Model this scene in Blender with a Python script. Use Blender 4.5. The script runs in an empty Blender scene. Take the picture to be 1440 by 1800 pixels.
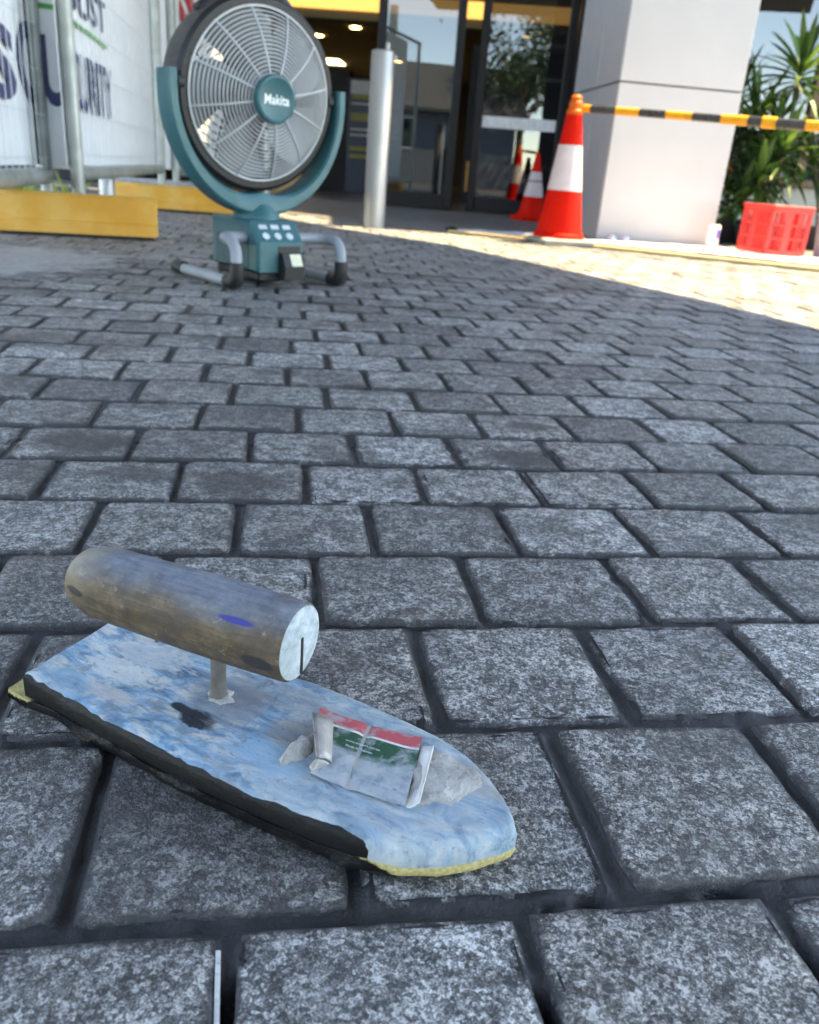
import bpy, bmesh, math, random
import numpy as np
from mathutils import Vector, Matrix, noise

random.seed(7)
rng = np.random.default_rng(7)
R = math.radians
scn = bpy.context.scene
col = scn.collection

# ------------------------------------------------------------------ camera
CAM_H = 0.26
F_PX, TILT, ROLL = 1442.0, R(22.393), R(4.494)
FW = np.array([0, math.cos(TILT), -math.sin(TILT)])
UP0 = np.array([0, math.sin(TILT), math.cos(TILT)])
RT0 = np.array([1.0, 0, 0])
RT = RT0 * math.cos(ROLL) + UP0 * math.sin(ROLL)
UP = -RT0 * math.sin(ROLL) + UP0 * math.cos(ROLL)
CAM = np.array([0, 0, CAM_H])
cd = bpy.data.cameras.new('camera')
cam = bpy.data.objects.new('camera', cd)
col.objects.link(cam)
m = Matrix.Identity(4)
for i in range(3):
    m[i][0], m[i][1], m[i][2], m[i][3] = RT[i], UP[i], -FW[i], CAM[i]
cam.matrix_world = m
cd.sensor_fit = 'HORIZONTAL'
cd.sensor_width = 36.0
cd.lens = 36.0 * F_PX / 1440.0
cd.clip_start = 0.01
cd.clip_end = 500
cd.dof.use_dof = True
cd.dof.focus_distance = 0.42
cd.dof.aperture_fstop = 18
scn.camera = cam

def ray(x, y): return FW * F_PX + RT * (x - 720) - UP * (y - 900)
def G(x, y, z=0.0):
    d = ray(x, y); return CAM + d * (z - CAM_H) / d[2]
def P(p):
    c = np.asarray(p, float) - CAM; z = c @ FW
    return 720 + F_PX * (c @ RT) / z, 900 - F_PX * (c @ UP) / z
def PLANE(x, y, A, B):
    """point where the pixel ray meets the vertical plane through ground points A, B"""
    A = np.array(A[:2]); B = np.array(B[:2]); t = (B - A) / np.linalg.norm(B - A)
    n = np.array([-t[1], t[0]]); d = ray(x, y)
    s = (n @ (A - CAM[:2])) / (n @ d[:2])
    return CAM + d * s

# ------------------------------------------------------------------ light
SUN_AZ = math.atan2(.92, .39)      # from +Y towards +X
SUN_EL = R(63)
w = bpy.data.worlds.new('World'); scn.world = w; w.use_nodes = True
nt = w.node_tree; nt.nodes.clear()
sky = nt.nodes.new('ShaderNodeTexSky'); sky.sky_type = 'NISHITA'; sky.sun_disc = False
sky.sun_elevation = SUN_EL; sky.sun_rotation = SUN_AZ
sky.altitude = 2500; sky.air_density = 1.0; sky.dust_density = 0.3; sky.ozone_density = 1.5
bgn = nt.nodes.new('ShaderNodeBackground'); bgn.inputs['Strength'].default_value = 0.15
wo = nt.nodes.new('ShaderNodeOutputWorld')
nt.links.new(sky.outputs[0], bgn.inputs[0]); nt.links.new(bgn.outputs[0], wo.inputs[0])
sl = bpy.data.lights.new('sun', 'SUN'); sl.energy = 2.9; sl.angle = R(0.55); sl.color = (1, .91, .70)
so = bpy.data.objects.new('sun', sl); col.objects.link(so)
SUN_DIR = Vector((math.sin(SUN_AZ) * math.cos(SUN_EL), math.cos(SUN_AZ) * math.cos(SUN_EL), math.sin(SUN_EL)))
so.rotation_euler = SUN_DIR.to_track_quat('Z', 'Y').to_euler()
so.location = (4, 4, 12)
scn.view_settings.view_transform = 'Standard'
scn.view_settings.look = 'None'
scn.view_settings.gamma = 1.0
scn.view_settings.use_curve_mapping = False
scn.view_settings.exposure = 3.0
scn.view_settings.use_white_balance = True
scn.view_settings.white_balance_temperature = 9500
scn.view_settings.white_balance_tint = 10
scn.cycles.use_denoising = True
scn.cycles.max_bounces = 6
scn.cycles.use_adaptive_sampling = True
scn.cycles.adaptive_threshold = .02
scn.cycles.transparent_max_bounces = 16

# ------------------------------------------------------------------ material helpers
MATS = {}
class NT:
    def __init__(s, name):
        s.m = bpy.data.materials.new(name); s.m.use_nodes = True
        s.t = s.m.node_tree; s.b = s.t.nodes['Principled BSDF']; s.out = s.t.nodes['Material Output']
        MATS[name] = s.m
    def n(s, typ, **kw):
        nd = s.t.nodes.new('ShaderNode' + typ)
        for k, v in kw.items():
            if k in nd.inputs: nd.inputs[k].default_value = v
            else: setattr(nd, k, v)
        return nd
    def l(s, a, b): s.t.links.new(a, b)
    def set(s, key, v):
        if hasattr(v, 'links') or hasattr(v, 'is_linked'): s.l(v, s.b.inputs[key])
        else: s.b.inputs[key].default_value = v
    def coord(s, kind='Object'): return s.n('TexCoord').outputs[kind]
    def pos(s): return s.n('NewGeometry').outputs['Position']
    def noise(s, vec, scale, detail=3, rough=.55, dist=0):
        nd = s.n('TexNoise'); nd.inputs['Scale'].default_value = scale; nd.inputs['Detail'].default_value = detail
        nd.inputs['Roughness'].default_value = rough; nd.inputs['Distortion'].default_value = dist
        s.l(vec, nd.inputs['Vector']); return nd.outputs['Fac']
    def ramp(s, fac, stops, interp='LINEAR'):
        nd = s.n('ValToRGB'); cr = nd.color_ramp; cr.interpolation = interp
        while len(cr.elements) < len(stops): cr.elements.new(.5)
        for e, (p, c) in zip(cr.elements, stops):
            e.position = p
            e.color = (c, c, c, 1) if isinstance(c, (int, float)) else (*c, 1)
        s.l(fac, nd.inputs[0]); return nd.outputs[0]
    def mix(s, fac, a, b, blend='MIX'):
        nd = s.n('Mix', data_type='RGBA', blend_type=blend)
        for sock, v in ((nd.inputs[0], fac), (nd.inputs[6], a), (nd.inputs[7], b)):
            if hasattr(v, 'is_linked'): s.l(v, sock)
            elif isinstance(v, (int, float)): sock.default_value = v
            else: sock.default_value = (*v, 1)
        return nd.outputs[2]
    def math(s, op, a, b=None, c=None, clamp=False):
        nd = s.n('Math', operation=op, use_clamp=clamp)
        for i, v in enumerate((a, b, c)):
            if v is None: continue
            if hasattr(v, 'is_linked'): s.l(v, nd.inputs[i])
            else: nd.inputs[i].default_value = v
        return nd.outputs[0]
    def attr(s, name): return s.n('Attribute', attribute_name=name).outputs['Fac']
    def sep(s, v):
        nd = s.n('SeparateXYZ'); s.l(v, nd.inputs[0]); return nd.outputs
    def bump(s, h, strength, dist, normal=None):
        nd = s.n('Bump'); nd.inputs['Strength'].default_value = strength; nd.inputs['Distance'].default_value = dist
        s.l(h, nd.inputs['Height'])
        if normal is not None: s.l(normal, nd.inputs['Normal'])
        s.l(nd.outputs[0], s.b.inputs['Normal']); return nd.outputs[0]

def simple(name, c, rough=.5, metal=0, spec=.5, var=.15, scale=25, bump=.0, bscale=200, bdist=.001, emit=None, dirt=None):
    """one colour broken up by noise, with roughness variation"""
    t = NT(name); co = t.coord()
    n1 = t.noise(co, scale, 4)
    a = tuple(max(0, x * (1 - var)) for x in c); b = tuple(min(1, x * (1 + var)) for x in c)
    base = t.ramp(n1, [(.3, a), (.7, b)])
    if dirt:
        n2 = t.noise(co, scale * 2.3, 5, .65)
        base = t.mix(t.ramp(n2, [(dirt[1], 0.0), (min(1, dirt[1] + .15), 1.0)]), base, dirt[0])
    t.set('Base Color', base)
    t.set('Roughness', t.ramp(t.noise(co, scale * 3, 3), [(.3, max(0, rough - .08)), (.7, min(1, rough + .08))]))
    t.b.inputs['Metallic'].default_value = metal
    t.b.inputs['Specular IOR Level'].default_value = spec
    if bump: t.bump(t.noise(co, bscale, 3), bump, bdist)
    if emit:
        t.b.inputs['Emission Color'].default_value = (*emit[0], 1); t.b.inputs['Emission Strength'].default_value = emit[1]
    return t.m

# ------------------------------------------------------------------ mesh helpers
class MB:
    """collects shapes; build() links them as one mesh object"""
    def __init__(s): s.v = []; s.f = []; s.uv = None
    def add(s, vs, fs):
        o = len(s.v); s.v += [tuple(map(float, v)) for v in vs]; s.f += [tuple(i + o for i in f) for f in fs]; return s
    def box(s, lo, hi, M=None, bev=0.0):
        x0, y0, z0 = lo; x1, y1, z1 = hi
        if bev:
            b = bev
            def ring(z, i): return [(x0 + i + b, y0 + i, z), (x1 - i - b, y0 + i, z), (x1 - i, y0 + i + b, z), (x1 - i, y1 - i - b, z), (x1 - i - b, y1 - i, z), (x0 + i + b, y1 - i, z), (x0 + i, y1 - i - b, z), (x0 + i, y0 + i + b, z)]
            rs = [ring(z0, b), ring(z0 + b, 0), ring(z1 - b, 0), ring(z1, b)]
            vs = sum(rs, []); fs = [tuple(range(7, -1, -1)), tuple(range(24, 32))]
            for k in range(3):
                for i in range(8): j = (i + 1) % 8; fs.append((k * 8 + i, k * 8 + j, k * 8 + 8 + j, k * 8 + 8 + i))
        else:
            vs = [(x0, y0, z0), (x1, y0, z0), (x1, y1, z0), (x0, y1, z0), (x0, y0, z1), (x1, y0, z1), (x1, y1, z1), (x0, y1, z1)]
            fs = [(3, 2, 1, 0), (4, 5, 6, 7), (0, 1, 5, 4), (1, 2, 6, 5), (2, 3, 7, 6), (3, 0, 4, 7)]
        if M is not None: vs = [tuple(M @ Vector(v)) for v in vs]
        return s.add(vs, fs)
    def tube(s, path, r, n=10, closed=False, caps=True):
        path = [Vector(p) for p in path]; L = len(path)
        rr = r if isinstance(r, (list, tuple)) else [r] * L
        tang = []
        for i in range(L):
            a = path[(i - 1) % L] if (closed or i) else path[i]; b = path[(i + 1) % L] if (closed or i < L - 1) else path[i]
            tang.append((b - a).normalized())
        up = Vector((0, 0, 1)) if abs(tang[0].z) < .9 else Vector((1, 0, 0))
        nrm = (up - tang[0] * up.dot(tang[0])).normalized(); vs = []
        for i in range(L):
            nrm = (nrm - tang[i] * nrm.dot(tang[i])).normalized(); bi = tang[i].cross(nrm)
            for k in range(n):
                a = 2 * math.pi * k / n; vs.append(path[i] + (nrm * math.cos(a) + bi * math.sin(a)) * rr[i])
        fs = []
        for i in range(L if closed else L - 1):
            for k in range(n):
                k2 = (k + 1) % n; i2 = (i + 1) % L; fs.append((i * n + k, i * n + k2, i2 * n + k2, i2 * n + k))
        if caps and not closed: fs += [tuple(range(n - 1, -1, -1)), tuple((L - 1) * n + k for k in range(n))]
        return s.add(vs, fs)
    def lathe(s, prof, n=32, M=None, caps=True):
        vs = []
        for r, z in prof:
            for k in range(n): a = 2 * math.pi * k / n; vs.append((r * math.cos(a), r * math.sin(a), z))
        fs = []
        for i in range(len(prof) - 1):
            for k in range(n): k2 = (k + 1) % n; fs.append((i * n + k, i * n + k2, (i + 1) * n + k2, (i + 1) * n + k))
        if caps: fs += [tuple(range(n - 1, -1, -1)), tuple((len(prof) - 1) * n + k for k in range(n))]
        if M is not None: vs = [tuple(M @ Vector(v)) for v in vs]
        return s.add(vs, fs)
    def prism(s, poly, z0, z1):
        n = len(poly)
        a = sum(poly[i][0] * poly[(i + 1) % n][1] - poly[(i + 1) % n][0] * poly[i][1] for i in range(n))
        if a < 0: poly = poly[::-1]
        vs = [(p[0], p[1], z0) for p in poly] + [(p[0], p[1], z1) for p in poly]
        fs = [tuple(range(n - 1, -1, -1)), tuple(range(n, 2 * n))] + [(i, (i + 1) % n, n + (i + 1) % n, n + i) for i in range(n)]
        return s.add(vs, fs)
    def mesh(s, name, mat, smooth=False):
        me = bpy.data.meshes.new(name); me.from_pydata(s.v, [], s.f); me.update()
        if mat is not None: me.materials.append(mat if not isinstance(mat, str) else MATS[mat])
        if smooth:
            me.polygons.foreach_set('use_smooth', [True] * len(me.polygons))
            if smooth != 'all': me.set_sharp_from_angle(angle=R(smooth if isinstance(smooth, (int, float)) and smooth is not True else 40))
        return me
    def build(s, name, mat, parent=None, smooth=False, M=None):
        o = bpy.data.objects.new(name, s.mesh(name, mat, smooth)); col.objects.link(o)
        if parent is not None: o.parent = parent
        if M is not None: o.matrix_local = M
        return o

def tag(o, label=None, cat=None, group=None, kind=None):
    if label: o['label'] = label
    if cat: o['category'] = cat
    if group: o['group'] = group
    if kind: o['kind'] = kind
    return o
def empty(name, loc, rz=0.0):
    o = bpy.data.objects.new(name, None); col.objects.link(o); o.empty_display_size = .05
    o.location = tuple(map(float, loc)); o.rotation_euler = (0, 0, rz); return o
def copy_tree(o, parent=None):
    c = o.copy(); col.objects.link(c); c.parent = parent
    for ch in o.children: copy_tree(ch, c)
    return c
def text_mb(txt, bold=0.0, depth=.0):
    """glyph outlines in the unit frame: x right, y up; returns MB plus extents"""
    cu = bpy.data.curves.new('txt', 'FONT'); cu.body = txt; cu.size = 1; cu.offset = bold; cu.extrude = depth; cu.resolution_u = 3
    ob = bpy.data.objects.new('txt', cu); col.objects.link(ob)
    me = ob.to_mesh()
    vs = np.array([tuple(v.co) for v in me.vertices]); fs = [tuple(p.vertices) for p in me.polygons]
    ob.to_mesh_clear(); bpy.data.objects.remove(ob); bpy.data.curves.remove(cu)
    return vs, fs
def text_fit(txt, org, ux, uy, un, wid, hei, bold=0.0, lift=.001):
    """text stretched to wid x hei, its lower left at org, along unit vectors ux, uy, lifted along un"""
    vs, fs = text_mb(txt, bold)
    lo = vs.min(0); hi = vs.max(0); o = np.array(org, float); ux, uy, un = map(lambda q: np.array(q, float), (ux, uy, un))
    q = (vs - lo) / np.maximum(hi - lo, 1e-6)
    return MB().add([o + ux * (a[0] * wid) + uy * (a[1] * hei) + un * lift for a in q], fs)

# ------------------------------------------------------------------ materials
def m_stone():
    t = NT('granite'); p = t.pos(); e = t.attr('edge'); rn = t.attr('rnd')
    ps = t.n('VectorMath', operation='ADD'); t.l(p, ps.inputs[0])
    cb = t.n('CombineXYZ'); t.l(t.math('MULTIPLY', rn, 7.3), cb.inputs[2]); t.l(cb.outputs[0], ps.inputs[1]); q = ps.outputs[0]
    fine = t.noise(q, 1300, 2, .6); mid = t.noise(q, 760, 3, .68, .3); big = t.noise(q, 75, 3, .6)
    vo = t.n('TexVoronoi', feature='F1'); vo.inputs['Scale'].default_value = 480; t.l(q, vo.inputs['Vector'])
    vc = t.n('SeparateColor'); t.l(vo.outputs['Color'], vc.inputs[0])
    g = t.math('ADD', t.math('MULTIPLY', fine, .40), t.math('ADD', t.math('MULTIPLY', mid, .48), t.math('MULTIPLY', vc.outputs[0], .16)))
    g = t.math('ADD', g, t.math('MULTIPLY', t.math('SUBTRACT', big, .5), .34))
    stone = t.ramp(g, [(.38, (.026, .026, .027)), (.455, (.075, .075, .077)), (.52, (.17, .171, .174)), (.58, (.36, .36, .36)), (.655, (.70, .70, .70))])
    tint = t.ramp(rn, [(0, (.62, .61, .60)), (.3, (.88, .87, .86)), (.5, (1.02, 1.0, .98)), (.7, (.92, .88, .85)), (.85, (1.12, 1.11, 1.10)), (1, (1.25, 1.25, 1.25))])
    stone = t.mix(1.0, stone, tint, 'MULTIPLY')
    rust = t.ramp(t.noise(p, 17, 3), [(.56, 0.0), (.76, .40)])
    stone = t.mix(rust, stone, (.16, .12, .095))
    # grout smeared over the arrises and wiped in films over some stones
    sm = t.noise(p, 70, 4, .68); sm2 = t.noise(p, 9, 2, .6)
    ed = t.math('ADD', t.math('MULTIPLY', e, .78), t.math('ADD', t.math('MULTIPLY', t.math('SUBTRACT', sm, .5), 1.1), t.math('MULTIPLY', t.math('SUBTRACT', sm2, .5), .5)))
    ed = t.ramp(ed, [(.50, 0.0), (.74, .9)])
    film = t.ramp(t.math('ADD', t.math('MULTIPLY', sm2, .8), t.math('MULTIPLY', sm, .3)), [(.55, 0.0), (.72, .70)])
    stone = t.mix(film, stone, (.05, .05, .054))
    # particular stains, each with a place and size of its own
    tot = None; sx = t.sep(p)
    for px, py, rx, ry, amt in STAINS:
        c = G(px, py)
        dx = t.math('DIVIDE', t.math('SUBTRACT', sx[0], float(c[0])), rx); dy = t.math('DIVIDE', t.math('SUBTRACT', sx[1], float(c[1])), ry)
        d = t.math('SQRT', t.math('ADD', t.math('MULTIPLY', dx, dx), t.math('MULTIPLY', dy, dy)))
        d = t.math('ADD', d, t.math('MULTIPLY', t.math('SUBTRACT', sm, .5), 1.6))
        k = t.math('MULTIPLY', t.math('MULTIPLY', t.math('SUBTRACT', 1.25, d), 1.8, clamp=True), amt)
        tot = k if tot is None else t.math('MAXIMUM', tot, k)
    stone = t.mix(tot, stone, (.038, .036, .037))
    colr = t.mix(ed, stone, (.030, .030, .033))
    t.set('Base Color', colr)
    t.set('Roughness', t.ramp(g, [(.35, .62), (.75, .42)]))
    t.b.inputs['Specular IOR Level'].default_value = .55
    h = t.math('ADD', t.math('MULTIPLY', mid, .7), t.math('MULTIPLY', big, 1.2))
    t.bump(h, .8, .0020)
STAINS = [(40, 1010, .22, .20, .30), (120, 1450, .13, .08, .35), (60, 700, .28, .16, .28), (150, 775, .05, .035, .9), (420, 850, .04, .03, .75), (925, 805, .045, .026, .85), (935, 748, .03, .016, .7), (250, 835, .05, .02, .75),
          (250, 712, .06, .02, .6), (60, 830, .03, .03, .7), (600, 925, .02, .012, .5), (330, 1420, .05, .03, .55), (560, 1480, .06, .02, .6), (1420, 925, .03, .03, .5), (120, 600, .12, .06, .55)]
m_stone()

def m_grout():
    t = NT('grout'); p = t.pos()
    n1 = t.noise(p, 180, 5, .65); n2 = t.noise(p, 25, 3)
    t.set('Base Color', t.ramp(t.math('ADD', t.math('MULTIPLY', n1, .5), t.math('MULTIPLY', n2, .5)), [(.35, (.018, .018, .020)), (.55, (.032, .032, .035)), (.75, (.065, .065, .070))]))
    t.set('Roughness', t.ramp(n1, [(.3, .42), (.7, .68)]))
    t.bump(t.math('ADD', n1, t.noise(p, 600, 3)), .6, .0012)
m_grout()

simple('asphalt', (.055, .055, .058), .85, var=.35, scale=40, bump=.5, bscale=300)
simple('concrete', (.42, .43, .44), .6, var=.18, scale=6, bump=.3, bscale=160, dirt=((.25, .25, .26), .62))
simple('entrance_tile', (.15, .15, .145), .5, var=.15, scale=5, bump=.2)
simple('soffit', (.24, .24, .235), .8, var=.06, scale=2)
simple('fascia', (.12, .125, .13), .45, var=.08, scale=3)

# ------------------------------------------------------------------ setting: ground
g = MB().add([(-150, -150, -.06), (150, -150, -.06), (150, 150, -.06), (-150, 150, -.06)], [(0, 1, 2, 3)]).build('ground', 'asphalt'); tag(g, 'dark asphalt ground under everything', None, kind='structure')

YAW = R(9.81)
DU = np.array([math.cos(YAW), math.sin(YAW)]); DV = np.array([-math.sin(YAW), math.cos(YAW)])
def uv_of(px, py):
    p = G(px, py)[:2]; return p @ DU, p @ DV
ROWS = [x * CAM_H for x in (.8737, 1.2943, 1.6888, 2.0770, 2.4586, 2.8378, 3.2203)]
JOINTS = {-1: [(395, 1720), (945, 1700), (1395, 1630)],
          0: [(150, 1460), (622, 1550), (1040, 1440), (1378, 1362)],
          1: [(52, 1140), (420, 1195), (750, 1190), (1068, 1190), (1358, 1185)],
          2: [(280, 1040), (557, 1045), (833, 1040), (1110, 1040), (1352, 1040)],
          3: [(157, 925), (415, 930), (655, 932), (895, 932), (1112, 932), (1332, 935)],
          4: [(80, 842), (312, 848), (538, 850), (742, 855), (936, 858), (1128, 860), (1308, 862)],
          5: [(25, 775), (236, 780), (440, 786), (622, 788), (800, 795), (970, 800), (1132, 800), (1292, 807)],
          6: [(172, 725), (351, 732), (524, 739), (691, 742), (841, 748), (996, 752), (1142, 757), (1282, 763)]}
PITCH = .1075
# pavement edges (ground points): lath line towards the entrance, slab on the left
EDGE_A, EDGE_B = G(790, 409)[:2], G(1440, 477)[:2]
def in_pavement(x, y):
    t = (EDGE_B - EDGE_A); s = (t[0] * (y - EDGE_A[1]) - t[1] * (x - EDGE_A[0])) / np.linalg.norm(t)
    if x > EDGE_A[0] - .02: ok = s < -.06
    else: ok = y < EDGE_A[1] - .05 + (EDGE_A[0] - x) * .62
    return ok and -2.6 < x < 4.2 and y > -.9 and y < 5.6
rows_v = [ROWS[0] - .107 * k for k in range(9, 0, -1)] + ROWS
while rows_v[-1] < 6.4: rows_v.append(rows_v[-1] + .0995 + random.uniform(-.0012, .0012))
first = 9                         # rows_v[first] is ROWS[0]
setts = []                        # (u0,u1,v0,v1)
prev_off = None; ROW_J = []
for j in range(len(rows_v) - 1):
    v0, v1 = rows_v[j], rows_v[j + 1]; k = j - first
    if k in [a - 0 for a in range(-1, 7)] and k in JOINTS:
        js = sorted(uv_of(*p)[0] for p in JOINTS[k])
    else:
        js = [(prev_off or 0) + PITCH * .5 + random.uniform(-.008, .008)]
    prev_off = js[len(js) // 2]
    while js[0] > -3.6: js.insert(0, js[0] - PITCH + random.uniform(-.004, .004))
    while js[-1] < 4.4: js.append(js[-1] + PITCH + random.uniform(-.004, .004))
    ROW_J.append(js)
    for a, b in zip(js, js[1:]):
        c = DU * (a + b) / 2 + DV * (v0 + v1) / 2
        if in_pavement(*c): setts.append((a, b, v0, v1, c))

def sett_mesh(a, b, v0, v1, c, per, near, seedv):
    gh = .0034 if near else .0034
    hu, hv = (b - a) / 2 - gh * random.uniform(.85, 1.25), (v1 - v0) / 2 - gh * random.uniform(.85, 1.25)
    cu, cv = (a + b) / 2, (v0 + v1) / 2
    per_pts = []
    cs = [(-hu, -hv), (hu, -hv), (hu, hv), (-hu, hv)]
    jit = .0016
    cs = [(x + random.uniform(-jit, jit), y + random.uniform(-jit, jit)) for x, y in cs]
    for i in range(4):
        A, B = cs[i], cs[(i + 1) % 4]
        for q in range(per):
            s_ = q / per
            per_pts.append((A[0] + (B[0] - A[0]) * s_, A[1] + (B[1] - A[1]) * s_))
    n = len(per_pts); rad = .0022
    if per >= 3:
        out = []
        for x, y in per_pts:
            # round the corners a little and ruffle the outline
            lim = hu + hv - rad
            ex = abs(x) + abs(y) - lim
            if ex > 0: x -= math.copysign(ex * .5, x); y -= math.copysign(ex * .5, y)
            nx = noise.noise(Vector((cu * 40 + x * 110, cv * 40 + y * 110, seedv))) * .0008 + noise.noise(Vector((cu * 40 + x * 300, cv * 40 + y * 300, seedv))) * .0007
            r_ = math.hypot(x, y); out.append((x * (1 + nx / r_), y * (1 + nx / r_)))
        per_pts = out
    tx, ty, tz = random.uniform(-.012, .012), random.uniform(-.012, .012), random.uniform(-.0012, .0012)
    rings = [(0, -.028, 1.0), (0, -.0018, 1.0), (.0014, -.0004, .9), (.0085, .0, 0.0)] if per >= 3 else [(0, -.02, 1.0), (0, -.0026, .9), (.0022, 0, .6), (.012, 0, 0.0)]
    vs = []; ed = []
    for ins, z, e in rings:
        for x, y in per_pts:
            r_ = max(abs(x) / hu, abs(y) / hv)
            kx = max(0, 1 - ins / hu); ky = max(0, 1 - ins / hv); X, Y = x * kx, y * ky
            zz = z + (tz + X * tx + Y * ty if z > -.02 else 0)
            if per >= 6 and z > -.02: zz += noise.noise(Vector((cu * 30 + X * 70, cv * 30 + Y * 70, seedv + 3))) * .0009
            w_ = DU * (cu + X) + DV * (cv + Y) - c
            vs.append((w_[0], w_[1], zz)); ed.append(e)
    fs = []
    for r_ in range(len(rings) - 1):
        for i in range(n): k = (i + 1) % n; fs.append((r_ * n + i, r_ * n + k, (r_ + 1) * n + k, (r_ + 1) * n + i))
    o = (len(rings) - 1) * n
    if per >= 3:
        vs.append((0, 0, tz + .0004)); ed.append(0.0); ci = len(vs) - 1
        for i in range(n): fs.append((o + i, o + (i + 1) % n, ci))
    else: fs.append(tuple(range(o, o + n)))
    return vs, fs, ed

def visible(c):
    x, y = P((c[0], c[1], 0)); d = (np.array([c[0], c[1], 0]) - CAM) @ FW
    e_ = .075 * F_PX / max(d, .05); return d > .05 and -e_ < x < 1440 + e_ and y < 1800 + e_ and y > 340
vis = sorted([s_ for s_ in setts if visible(s_[4])], key=lambda s_: np.linalg.norm(np.array([*s_[4], -CAM_H])))
chosen = set(id(s_) for s_ in vis[:300])

# grout bed: height field near the camera, flat beyond
def bed():
    mb = MB()
    u0, u1, v0, v1, st = -.55, .62, .10, .80, .0026
    nu, nv = int((u1 - u0) / st), int((v1 - v0) / st)
    U, V = np.meshgrid(np.linspace(u0, u1, nu), np.linspace(v0, v1, nv))
    Z = np.full(U.shape, -.0024)
    for fr, am in ((45, .0006), (140, .0005), (310, .0003)):
        for _ in range(5):
            a = rng.uniform(0, math.pi * 2); Z += am * .45 * np.sin((U * math.cos(a) + V * math.sin(a)) * fr * rng.uniform(.7, 1.3) * 2 + rng.uniform(0, 6))
    hwj = .0058
    rv = np.array(rows_v); dr = np.min(np.abs(V[:, :, None] - rv[None, None, :]), axis=2)
    ridx = np.clip(np.searchsorted(rv, V[:, 0]) - 1, 0, len(rv) - 2); dj = np.empty(U.shape)
    for i in range(nv): dj[i] = np.min(np.abs(U[i][:, None] - np.array(ROW_J[ridx[i]])[None, :]), axis=1)
    dm = np.minimum(dr, dj)
    Z = Z + .0014 - .0036 * np.clip(1 - (dm / hwj) ** 2, 0, 1) ** .8 - .006 * (dm > hwj + .002)
    for px, py, rad, dep in ((402, 1745, .007, .016), (400, 1790, .008, .02), (955, 1755, .006, .014), (966, 1790, .007, .018), (1045, 1579, .006, .010), (1300, 1571, .008, .010), (1270, 1573, .006, .008), (1430, 1680, .006, .012), (970, 1585, .003, .006), (730, 1492, .004, .004)):
        a, b = uv_of(px, py); Z -= dep * np.exp(-(((U - a) ** 2 + (V - b) ** 2) / rad ** 2) ** 1.5)
    vs = [(*(DU * u + DV * v), z) for u, v, z in zip(U.ravel(), V.ravel(), Z.ravel())]
    fs = [(i * nu + j, i * nu + j + 1, (i + 1) * nu + j + 1, (i + 1) * nu + j) for i in range(nv - 1) for j in range(nu - 1)]
    mb.add(vs, fs)
    def rect(a, b, c, d): mb.add([(*(DU * a + DV * c), -.0036), (*(DU * b + DV * c), -.0036), (*(DU * b + DV * d), -.0036), (*(DU * a + DV * d), -.0036)], [(0, 1, 2, 3)])
    rect(-3.7, u0, -1.2, 6.5); rect(u1, 4.6, -1.2, 6.5); rect(u0, u1, -1.2, v0); rect(u0, u1, v1, 6.5)
    return mb
pav = bed().build('pavement', 'grout', smooth='all'); tag(pav, 'grey granite sett pavement with dark grout joints', None, kind='structure')

def put_attrs(me, ed, rn):
    a = me.attributes.new('edge', 'FLOAT', 'POINT'); a.data.foreach_set('value', ed)
    a = me.attributes.new('rnd', 'FLOAT', 'POINT'); a.data.foreach_set('value', rn)
fv, ff, fe, fr_ = [], [], [], []
for idx, s_ in enumerate(setts):
    rv = random.random()
    if id(s_) in chosen:
        near = s_[4][1] < .9
        vs, fs, ed = sett_mesh(*s_, 9 if near else 4, near, idx * 1.7)
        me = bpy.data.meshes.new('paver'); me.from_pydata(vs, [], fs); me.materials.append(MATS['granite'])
        me.polygons.foreach_set('use_smooth', [True] * len(me.polygons)); put_attrs(me, ed, [rv] * len(vs)); me.set_sharp_from_angle(angle=R(50))
        o = bpy.data.objects.new('paver', me); col.objects.link(o); o.parent = pav; o.location = (s_[4][0], s_[4][1], 0)
    else:
        vs, fs, ed = sett_mesh(*s_, 1, False, idx)
        k = len(fv); fv += [(x + s_[4][0], y + s_[4][1], z) for x, y, z in vs]; ff += [tuple(i + k for i in f) for f in fs]; fe += ed; fr_ += [rv] * len(vs)
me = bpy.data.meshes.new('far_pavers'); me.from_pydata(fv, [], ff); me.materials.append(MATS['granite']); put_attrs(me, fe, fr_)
o = bpy.data.objects.new('far_pavers', me); col.objects.link(o); o.parent = pav; tag(o, 'granite setts continuing into the distance', kind='stuff')

# dried cement slurry over the setts by the wheel stops
def blob_sheet(pts, z, nsub=8, amp=.03, zamp=.0):
    poly = []
    n = len(pts)
    for i in range(n):
        A, B = np.array(pts[i]), np.array(pts[(i + 1) % n])
        for q in range(nsub):
            p = A + (B - A) * q / nsub
            poly.append((p[0] + noise.noise(Vector((p[0] * 9, p[1] * 9, 1))) * amp, p[1] + noise.noise(Vector((p[0] * 9, p[1] * 9, 5))) * amp))
    return poly
def m_slurry():
    t = NT('slurry'); p = t.pos(); x, y, z = t.sep(p); n = t.noise(p, 14, 5, .65, .4); n2 = t.noise(p, 60, 4)
    c0 = G(-10, 455); dx_ = t.math('DIVIDE', t.math('SUBTRACT', x, float(c0[0])), .36); dy_ = t.math('DIVIDE', t.math('SUBTRACT', y, float(c0[1])), .42)
    d = t.math('SQRT', t.math('ADD', t.math('MULTIPLY', dx_, dx_), t.math('MULTIPLY', dy_, dy_)))
    k = t.ramp(t.math('ADD', d, t.math('MULTIPLY', t.math('SUBTRACT', n, .5), 1.5)), [(.55, 1.0), (1.0, 0.0)])
    t.set('Base Color', t.ramp(n2, [(.3, (.22, .235, .26)), (.6, (.38, .40, .43)), (.75, (.52, .54, .56))]))
    t.b.inputs['Roughness'].default_value = .4; t.set('Alpha', k); t.bump(n2, .4, .002)
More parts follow.
